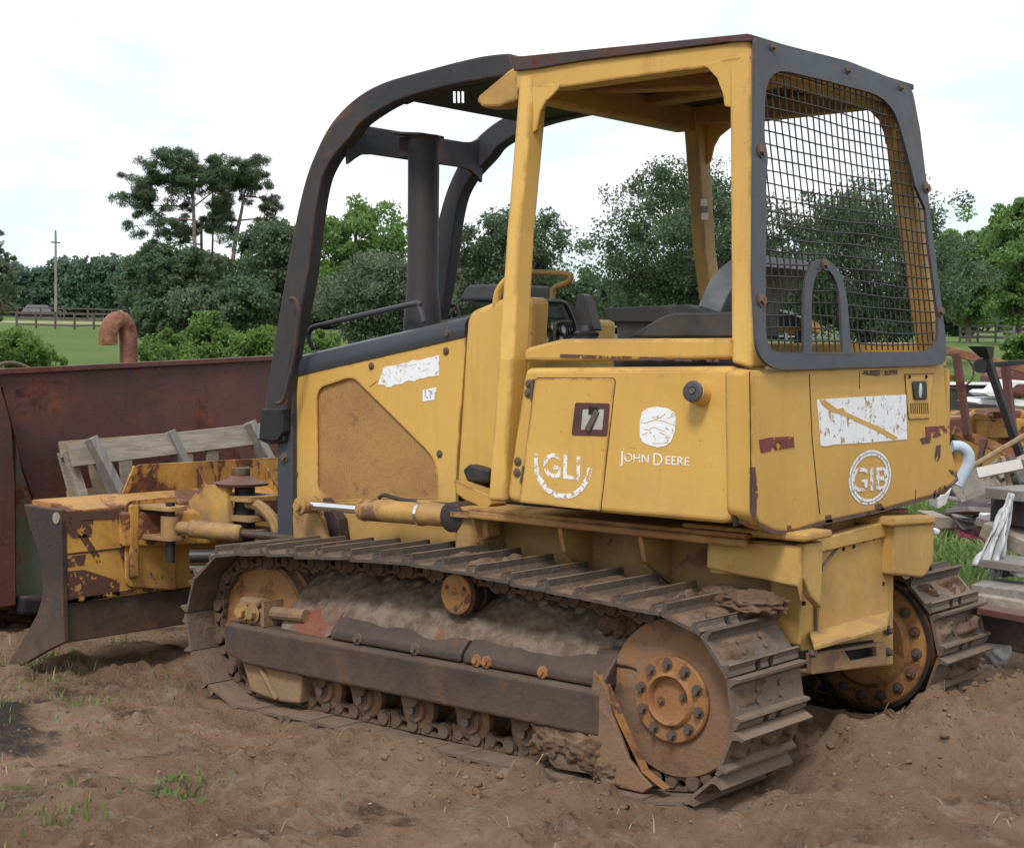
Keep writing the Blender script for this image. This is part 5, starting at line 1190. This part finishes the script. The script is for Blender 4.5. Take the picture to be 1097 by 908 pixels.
# ---- bushes
def bush(label,u0,u1,vt,D,mat,seed,leaf=3.0,clumps=50,leaves=200,name='bush'):
    r=np.random.default_rng(seed); uc=(u0+u1)/2; base=place(uc,D); W=(u1-u0)/F*D; H=vat(uc,vt,D).z-base.z
    T=thing(name,base,label,'bush','bushes at the pasture edge')
    C_=[];R_=[]
    for i in range(clumps):
        a=r.random()*6.28; k=r.random()**.5; hh=r.random(); C_.append([base.x+math.cos(a)*W*.45*k,base.y+math.sin(a)*W*.45*k,base.z+H*(.97-.28*k*k-.10*r.random())*(hh**.5)]); R_.append(W*.12*(.6+.8*r.random()))
    leafcloud(np.array(C_),np.array(R_),leaves,leaf*D/F,mat,'foliage',T,r,.9,1.5)
    b=MB()
    for i in range(14): b.tube([base,V(C_[i*3%clumps])],[.03,.008],4)
    b.build('stem','bark',T)
bush('bright green bush at the left edge above the maroon plate',-34,54,334,24,'bush',41,leaf=3.2,clumps=70)
bush('small loose bush just right of the left-edge bush',46,76,366,25,'bush',42,clumps=26,leaves=90)
bush('yellow-green bush right of the curved rusty pipe',140,214,348,26,'bush',43,clumps=80)
bush('taller leafy bush at the foot of the pine trunks',190,268,330,30,'bush',44,clumps=100)
bush('yellow-green bush against the front canopy arm',240,335,340,28,'bush',45,clumps=100)
bush('low green bush seen through the loop of the grab handle',318,372,346,34,'bush',46,clumps=50)
bush('low bush at the right of the far grey fence',1070,1115,356,60,'bright',47,clumps=30,leaves=120)
# ================================================================== FENCES, POLE, ROAD SIDE
def fence(name,label,u0,u1,D0,D1,h,rails,npost,mat,rw=.10):
    p0=place(u0,D0);p1=place(u1,D1); T=thing(name,p0,label,'fence')
    dn=(p1-p0); 
    for k in range(npost):
        x=p0+dn*k/(npost-1); x.z=gz1(x.x,x.y); b=MB(); b.bar(x-V((0,0,.2)),x+V((0,0,h+.05)),.12,.12,(1,0,0)); b.build('post',mat,T)
    for j in range(rails):
        z=h*(.22+.73*j/(rails-1)); 
        for k in range(npost-1):
            a=p0+dn*k/(npost-1); c_=p0+dn*(k+1)/(npost-1); a.z=gz1(a.x,a.y)+z+random.uniform(-.03,.03); c_.z=gz1(c_.x,c_.y)+z+random.uniform(-.03,.03)
            b=MB(); b.bar(a,c_,.04,rw); b.build('rail',mat,T)
fence('paddock_fence','brown three-rail fence across the pasture left of the pines',18,245,112,112,1.15,3,12,'fence',.13)
fence('paddock_fence','higher brown rail fence along the pale road by the utility pole',-30,172,165,158,1.3,3,9,'fence',.13)
fence('board_fence','grey wooden board fence across the pasture at the right',1028,1125,98,96,1.45,4,6,'fenceg',.16)
fence('rail_fence','thin rail fence glimpsed below the oak under the armrest',640,900,75,75,1.2,3,10,'fenceg',.09)
p=place(60,150); b=MB(); t_=vat(59,250,150).z; b.tube([p-V((0,0,.5)),V((p.x,p.y,t_))],[.15,.10],10); pol=b.build('utility_pole','woodg',None,smooth=True); tag(pol,'tall grey wooden utility pole standing by the pale road','utility pole')
b=MB(); b.bar(V((p.x,p.y-.5,t_-.9)),V((p.x,p.y+.5,t_-.9)),.12,.12); b.cyl((p.x,p.y,t_),(p.x,p.y,t_+.25),.07,seg=8); b.build('crossarm','fence',pol)
# white shed and dark roofed barn
a=place(124,175);c_=place(166,175); hh=vat(150,331,175).z
b=MB(); dn=V(RC[2]); b.prism([V((a.x,a.y,a.z-.5)),V((c_.x,c_.y,a.z-.5)),V((c_.x,c_.y,hh-.5)),V(((a.x+c_.x)/2,(a.y+c_.y)/2,hh)),V((a.x,a.y,hh-.5))],dn*6); sh=b.build('shed_wall','white'); sh.name='white_shed'; tag(sh,'long low white shed glimpsed under the far trees','shed')
b=MB(); q=[V((a.x,a.y,hh-.48)),V(((a.x+c_.x)/2,(a.y+c_.y)/2,hh+.02)),V((c_.x,c_.y,hh-.48))]; b.prism([p-dn*.3 for p in q]+[p-dn*.3+V((0,0,.12)) for p in q[::-1]],dn*6.6); b.build('roof','label',sh)
a=place(22,185);c_=place(58,185); hh=vat(40,326.5,185).z
b=MB(); b.prism([V((a.x,a.y,a.z-.5)),V((c_.x,c_.y,a.z-.5)),V((c_.x,c_.y,hh-1.1)),V((a.x,a.y,hh-1.1))],dn*7); brn=b.build('barn','fence'); tag(brn,'low barn with dark grey roof left of the utility pole','barn')
b=MB(); b.prism([V((a.x,a.y,hh-1.1))-dn*.4,V((c_.x,c_.y,hh-1.1))-dn*.4,V((c_.x*.8+a.x*.2,c_.y*.8+a.y*.2,hh)),V((c_.x*.2+a.x*.8,c_.y*.2+a.y*.8,hh))],dn*7.4); b.build('roof','slate',brn)
# ================================================================== LEFT BACKGROUND: steel bin, pipe, pallet
BX=4.5
BN=thing('steel_bin',(BX,.3,0),'big maroon rusty steel bin standing behind the blade','steel bin')
B=lambda u,v,x=BX:U(u,v,0,x)
b=MB(); b.prism([B(-60,402),B(295,383),B(300,430),B(300,640),B(75,640),B(50,575),B(24,500),B(3,415)],(.03,0,0)); b.build('front_plate','rustplate',BN,bevel=.004)
b=MB(); b.bar(B(-60,401,BX+.0),B(300,383,BX+.0),.05,.03); b.build('top_lip','rustplate',BN,bevel=.004)
b=MB(); b.prism([B(-70,409,BX+.03),B(310,391,BX+.03),B(310,648,BX+.03),B(-70,655,BX+.03)],(1.2,0,0)); b.build('body','greenplate',BN,bevel=.01)
x2=BX-.12
b=MB(); b.prism([B(-70,400,x2),B(-2,404,x2),B(12,455,x2),B(16,520,x2),B(17,648,x2),B(-70,660,x2)],(.10,0,0)); b.build('side_flap','rustplate2' if 'rustplate2' in M else 'rustplate',BN,bevel=.004)
b=MB(); b.prism([B(17,470,BX-.03),B(24,505,BX-.03),B(50,578,BX-.03),B(78,642,BX-.03),B(70,650,BX-.03),B(17,648,BX-.03)],(.028,0,0)); b.build('green_panel','greenplate',BN,bevel=.004)
b=MB(); b.bar(B(18,648,BX-.10),B(320,640,BX-.10),.10,.10); b.build('bottom_rail','dark',BN,bevel=.02)
# fine rail behind the bin: loop of rod left
q=[U(u,v,0,BX+.5) for u,v in ((-10,395),(5,389),(20,390),(35,398),(36,410))]; b=MB(); b.tube(q,.012,8,4); tag(b.build('bent_rod','bolt',None,smooth=True),'thin bent rusty rod arching over the bin edge at the far left','rod')
# curved pipe
PX_=4.62
q=[U(138,420,0,PX_),U(138,385,0,PX_),U(137.5,365,0,PX_),U(135,349,0,PX_),U(127,342.5,0,PX_),U(119,348,0,PX_),U(116,358,0,PX_),U(116,369,0,PX_)]
q=cat(q,5); b=MB(); b.tube(q,.052,24,0,True); pp=b.build('bent_pipe','pipe',None,smooth=True); tag(pp,'thick rusty pipe bent into a hook sticking up behind the bin','pipe')
e=q[-1]; dd=(q[-1]-q[-2]).normalized(); b=MB(); b.cyl(e+dd*.001,e+dd*.003,.044,seg=22); b.build('pipe_mouth','gap',pp)
# pallet leaning in front of the bin
PN=V((-1,0,.28)).normalized(); PP=V((4.22,0,.9)); W_=lambda u,v,o=0.:UP(u,v,PP,PN)+PN*o
PL=thing('wooden_pallet',W_(160,560)*1.0,'grey weathered broken pallet leaning between the blade and the bin','pallet')
def pboard(a,c_,w,t,mat,o=0.,par=PL,name='board'):
    p0,p1=W_(*a,o),W_(*c_,o); b=MB(); b.bar(p0,p1,t,w,(p1-p0).cross(PN)); return b.build(name,mat,par,bevel=.003)
pboard((69,490),(278,466),.125,.018,'wood',.05)
pboard((71,479),(283,462),.09,.018,'woodt',-.06)
pboard((80,533),(262,512),.10,.018,'woodt',-.06)
for k,(a,c_) in enumerate((((78,480),(100,560)),((108,480),(122,545)),((142,476),(150,540)),((208,470),(214,530)),((236,468),(240,530)))):
    pboard(a,c_,.085,.016,'woodt' if k%2 else 'wood',-.085)
for a,c_ in (((87,473),(119,534)),((176,464),(203,520)),((257,456),(288,515))):
    pboard(a,c_,.05,.09,'woodv',.075 if a[0]!=176 else .03,name='stringer')
pboard((72,482),(98,560),.06,.03,'wood',.0)
# ================================================================== RIGHT: scrap yard
dnh=V((RC[2][0],RC[2][1],0)).normalized()
def card(name,label,cat_,pts,D,th,mat,bevel=.004,group=None,parent=None):
    b=MB(); b.prism([UD(u,v,D) for u,v in pts],dnh*th); o=b.build(name,mat,parent,bevel=bevel)
    if label: tag(o,label,cat_,group)
    return o
# yellow machine body
SM=thing('machine_body',place(1070,12.5),'rusty yellow machine carcass lying among the scrap','machine')
card('hull_plate',None,None,[(1012,480),(1015,446),(1040,446),(1046,442),(1062,445),(1064,441),(1110,440),(1110,520),(1060,522),(1030,515),(1012,510)],12.5,1.2,'yellowblade',.02,parent=SM)
card('cover_plate',None,None,[(1044,449),(1108,448),(1108,468),(1046,470)],12.46,.05,'yellowblade',.01,parent=SM)
card('lower_frame',None,None,[(1016,510),(1108,515),(1108,540),(1020,534)],12.3,1.0,'brown',.02,parent=SM)
card('counterweight',None,None,[(1016,447),(1037,447),(1037,466),(1016,466)],12.3,.15,'rustplate',.02,parent=SM)
# black trough with a pale rim
bt=card('black_trough','long black trough with pale rim behind the rusty rail frame','trough',[(1008,412),(1065,412),(1068,436),(1100,438),(1100,446),(1012,447)],13.2,.6,'rubber',.01)
card('trough_rim',None,None,[(1006,409.5),(1066,409.5),(1066,412.5),(1006,412.5)],13.15,.1,'white',.004,parent=bt)
# white curved hood lying on top
card('white_board','long thin white panel lying on the black trough','panel',[(1045,431),(1050,427),(1075,427),(1100,429),(1100,436),(1075,434),(1048,433)],12.0,.5,'white',.008)
card('white_cover','white curved cover with a grey opening lying over the trough','cover',[(1053,421),(1058,418),(1070,418),(1078,410),(1087,407),(1100,408),(1100,412),(1090,412),(1083,418),(1080,426),(1060,425)],11.9,.4,'white',.01)
card('maroon_tank','dark maroon rounded tank at the right edge above the scrap','tank',[(1075,415),(1076,404),(1084,392),(1100,389),(1100,428),(1080,424)],12.9,.7,'rustplate',.04)
# rusty rail frame (trailer side)
RF=thing('scrap_gate',place(1050,10.5),'rusty angle-iron frame with slanting posts behind the right track','frame')
def bars(L,D,mat,par,name):
    for k,(a,c_,w) in enumerate(L):
        b=MB(); b.bar(UD(*a,D+.0),UD(*c_,D),w,w,(0,0,1) if abs(a[0]-c_[0])>abs(a[1]-c_[1]) else (1,0,0)); b.build(name,mat,par,bevel=.003)
bars([((1008,374),(1062,387),.055),((1060,386),(1110,399),.05),((1010,401),(1032,408),.03),((1022,461),(1100,492),.06)],10.5,'pipe',RF,'rail')
bars([((1024,378),(1037,466),.045),((1077,391),(1085,465),.05),((1055,470),(1048,500),.035)],10.45,'rustplate',RF,'post')
# black slanting post with a flared head
BP=thing('black_steel_post',place(1070,9.6),'black slanting steel post with a flared cup head','post')
bars([((1057,382),(1094,491),.045)],9.6,'dark',BP,'shaft')
b=MB(); a=UD(1057,383,9.6); t_=UD(1051,371,9.6); b.loft([[a+V((x*.03,y*.03,0)) for x,y in((1,1),(-1,1),(-1,-1),(1,-1))],[t_+V((x*.06,y*.06,0)) for x,y in((1,1),(-1,1),(-1,-1),(1,-1))]]); b.build('cup','dark',BP)
bars([((1056,391),(1110,387),.03)],9.7,'dark',BP,'arm')
b=MB(); b.cyl(UD(1050,392,9.6),UD(1058,391,9.7),.045,seg=14); b.build('collar','rubber',BP)
# wire hoop
c_=UD(1020,397,11.5); b=MB(); b.tube([c_+V(RC[0])*(math.cos(a)*.16)+V((0,0,1))*(math.sin(a)*.13)+dnh*math.sin(a)*.05 for a in [i*math.pi/10 for i in range(21)]],.008,6); tag(b.build('wire_hoop','dark',None,smooth=True),'thin black wire hoop hanging on the rusty rail frame','hoop')
# light blue bent pipe
b=MB(); b.tube([UD(u,v,8.3) for u,v in ((1020,478),(1030,479),(1037,486),(1037,498),(1030,512),(1026,520))],.032,12,4); tag(b.build('plastic_pipe',plain('pale_blue_plastic',(.42,.50,.58),.4,var=.15),None,smooth=True),'pale blue bent plastic pipe poking out beside the rear body','pipe')
b=MB(); b.bar(UD(1008,519,9.2),UD(1110,459,9.0),.035,.03); tag(b.build('pale_pole','woodt',None,bevel=.01),'long pale wooden pole slanting up to the right edge','pole')
# crumpled grey canvas
def cloth(name,label,cat_,pts,D,mat,amp,seed,depth=.35,n_=26):
    "draped sheet: bilinear patch between four picture corners with folds"
    r=np.random.default_rng(seed); A,Bq,Cq,Dq=[UD(u,v,D+dd) for u,v,dd in pts]; VV=[]
    for i in range(n_):
        for j in range(n_):
            s=i/(n_-1);t=j/(n_-1); p=(A*(1-s)+Bq*s)*(1-t)+(Dq*(1-s)+Cq*s)*t
            w=float(fbm(s*5+seed,t*3,4)-.5)*amp*2+math.sin(s*14+seed+t*2)*amp*.35
            VV.append(tuple(p+dnh*w+V((0,0,float(fbm(s*4,t*4+seed,3)-.5)*amp*.8))))
    FF=[(i*n_+j,(i+1)*n_+j,(i+1)*n_+j+1,i*n_+j+1) for i in range(n_-1) for j in range(n_-1)]
    o=npmesh(name,VV,FF,mat,smooth=True); md=o.modifiers.new('thick','SOLIDIFY'); md.thickness=.006; tag(o,label,cat_); return o
M['canvas']=plain('dirty_canvas',(.20,.18,.155),.8,var=.4,bump=.5,scale=6)
M['poly']=plain('white_polythene',(.62,.63,.65),.35,var=.12,bump=.3,bs=14,trans=.3)
cloth('canvas_sheet','crumpled grey canvas sheet slumped below the pale pole','canvas',[(1018,520,.2),(1068,494,.4),(1082,520,0),(1040,560,-.2)],8.8,'canvas',.10,3)
cloth('canvas_sheet','smaller stiff grey tarpaulin fold right of the crumpled canvas','canvas',[(1062,500,.2),(1102,496,.3),(1102,528,0),(1074,532,-.1)],8.5,'canvas',.08,6)
card('leaning_board','thin pale board leaning over the canvas sheet','board',[(1072,489),(1077,489),(1086,523),(1081,524)],8.3,.03,'woodt')
# polythene sheet hanging over the boards
cloth('polythene_sheet','white polythene sheet hanging in two tails from the stacked boards','plastic sheet',[(1082,528,.1),(1085,528,.1),(1066,608,0),(1042,606,0)],6.9,'poly',.045,9,n_=30)
pl=[o for o in bpy.data.objects if o.name.startswith('polythene_sheet')][0]
o2=cloth('sheet_tail',None,None,[(1080,534,.12),(1085,530,.12),(1073,619,.02),(1058,617,.02)],6.95,'poly',.03,12,n_=24); o2.parent=pl
# stacked boards
bd=[((1075,526),(1115,530),.30,.05,7.3,'woodg','warped grey board on top of the stack holding the plastic sheet'),
((1078,545),(1115,549),.25,.12,7.4,'fence','dark box-like timber end below the top board'),
((1052,556),(1115,574),.22,.04,7.5,'woodg','long pale board crossing behind the plastic sheet'),
((1060,565),(1115,590),.20,.07,7.3,'wood','broad pale board sloping down to the right edge'),
((1062,600),(1115,607),.26,.035,7.0,'woodg','thin grey plank just below the end of the plastic sheet'),
((1050,628),(1115,636),.26,.05,6.9,'woodg','grey plank with a split end above the dark gap'),
((1046,637),(1115,648),.28,.05,6.85,'wood','lowest long pale plank of the stack'),
((1062,664),(1115,668),.30,.16,7.0,'fence','dark thick timber at the bottom of the stack'),
((1052,652),(1115,664),.12,.03,6.6,'rustplate','reddish plank edge lying in front of the dark timber')]
for (a,c_,w,t,D,mt,lb) in bd:
    b=MB(); b.bar(UD(*a,D),UD(*c_,D-.15),w,t); tag(b.build('plank',mt,None,bevel=.004),lb,'plank','planks stacked at the right edge')
card('scrap_block','white foam block under the tip of the polythene sheet','block',[(1056,551),(1072,552),(1071,568),(1055,566)],7.7,.12,'white',.01)
card('scrap_block','white bowl-like lump lying on the plank stack at the right edge','lump',[(1088,612),(1096,607),(1110,608),(1110,618),(1090,619)],6.8,.12,'white',.02)
card('flat_sheet','flat pale corrugated sheet lying on the grass beside the right bracket','sheet',[(1000,553),(1018,554),(1034,566),(1002,566)],8.6,.35,'wood',.004)
card('white_scrap','small white scrap beside the flat pale sheet','scrap',[(1000,566),(1008,567),(1007,573),(1001,573)],8.0,.08,'white',.01)
card('blue_board','pale blue slab lying behind the rear body corner','slab',[(1004,533),(1016,527),(1020,522),(1014,540),(1005,545)],8.9,.2,'glass',.01)
card('thin_board','thin grey board lying flat across the scrap grass','board',[(1018,534),(1068,541),(1068,544),(1018,537)],9.2,.3,'woodg')
card('thin_board','short pale board lying in the grass left of the plastic sheet','board',[(1034,556),(1060,560),(1058,563),(1034,559)],8.2,.25,'woodg')
cloth('red_cloth','dark red rag lying on the grass left of the plastic sheet','rag',[(1022,566,.3),(1046,566,.5),(1056,578,.1),(1026,576,-.1)],8.1,plain('red_rag',(.16,.02,.03),.9,var=.3),.05,15,n_=16)
rr=np.random.default_rng(77)
for k in range(22):
    u=rr.uniform(1010,1105); v=rr.uniform(500,560) if k<13 else rr.uniform(560,690); v=max(v,500)
    if k>=13: u=rr.uniform(1062,1105)
    D=rr.uniform(8.0,9.6) if k<13 else rr.uniform(6.9,7.8); a=UD(u,v,D); an=rr.uniform(-.6,.5); L_=rr.uniform(.2,.6)
    c_=a+V(RC[0])*L_*math.cos(an)+V((0,0,1))*L_*math.sin(an)+dnh*rr.normal()*.15
    b=MB(); b.bar(a,c_,rr.uniform(.06,.2),rr.uniform(.012,.03),V(rr.normal(size=3))); tag(b.build('scrap_board',['woodg','wood','label','fence','woodg'][k%5],None,bevel=.003),'grey board fragment in the jumbled scrap heap at the right edge','board fragment','board fragments in the scrap heap')
lo=lump('plastic_bag',tuple(UD(1066,690,6.9)),(.07,.06,.09),'poly',None,4,4,.22,2); tag(lo,'crumpled clear plastic bag at the foot of the plank stack','bag')
# ================================================================== LIGHT AND SKY
w=bpy.data.worlds.new("World"); sc.world=w; w.use_nodes=True; nt=w.node_tree; nt.nodes.clear(); g=N(nt)
EL=52; AZ_=math.degrees(math.atan2(.92,-.38))
sk=g.n('ShaderNodeTexSky',sky_type='NISHITA',sun_disc=False); sk.sun_elevation=math.radians(EL); sk.sun_rotation=math.radians(90-AZ_); sk.dust_density=2; sk.air_density=1
tc=g.n('ShaderNodeTexCoord'); 
sx=g.n('ShaderNodeSeparateXYZ',inp={0:tc.outputs['Generated']}); 
zz=g.math('MAXIMUM',sx.outputs[2],.06)
pv_c=g.n('ShaderNodeCombineXYZ',inp={0:g.math('DIVIDE',sx.outputs[0],g.math('ADD',zz,.25)),1:g.math('DIVIDE',sx.outputs[1],g.math('ADD',zz,.25)),2:0.0}).outputs[0]
cl=g.n('ShaderNodeTexNoise',inp={'Vector':pv_c,'Scale':1.6,'Detail':7,'Roughness':.5,'Distortion':.3}).outputs['Fac']
cov=g.ramp(cl,.42,.60,.34,1.0)
sh_=g.ramp(g.n('ShaderNodeTexNoise',inp={'Vector':pv_c,'Scale':3.5,'Detail':6,'Roughness':.55}).outputs['Fac'],.3,.7,10.4,13.0)
cc=g.n('ShaderNodeCombineColor',inp={0:sh_,1:g.math('MULTIPLY',sh_,1.015),2:g.math('MULTIPLY',sh_,1.05)}).outputs[0]
mx=g.mix(cov,g.mix(.35,(7.9,9.9,10.8),sk.outputs[0]),cc)
bg=g.n('ShaderNodeBackground',inp={'Color':mx,'Strength':.10}); o=g.n('ShaderNodeOutputWorld'); nt.links.new(bg.outputs[0],o.inputs[0])
sl=bpy.data.lights.new('sun','SUN'); sl.energy=2.4; sl.angle=math.radians(13); sl.color=(1,.96,.9); so=bpy.data.objects.new('sun',sl); COL.objects.link(so)
d=V((math.cos(math.radians(EL))*math.cos(math.radians(AZ_)),math.cos(math.radians(EL))*math.sin(math.radians(AZ_)),math.sin(math.radians(EL))))
so.rotation_euler=d.to_track_quat('Z','Y').to_euler(); so.location=(0,0,20)
sc.view_settings.view_transform='Standard'; sc.view_settings.look='None'; sc.view_settings.gamma=1; sc.view_settings.exposure=0.2; sc.view_settings.use_curve_mapping=False
sc.render.engine='CYCLES'; sc.cycles.max_bounces=6; sc.cycles.transparent_max_bounces=12
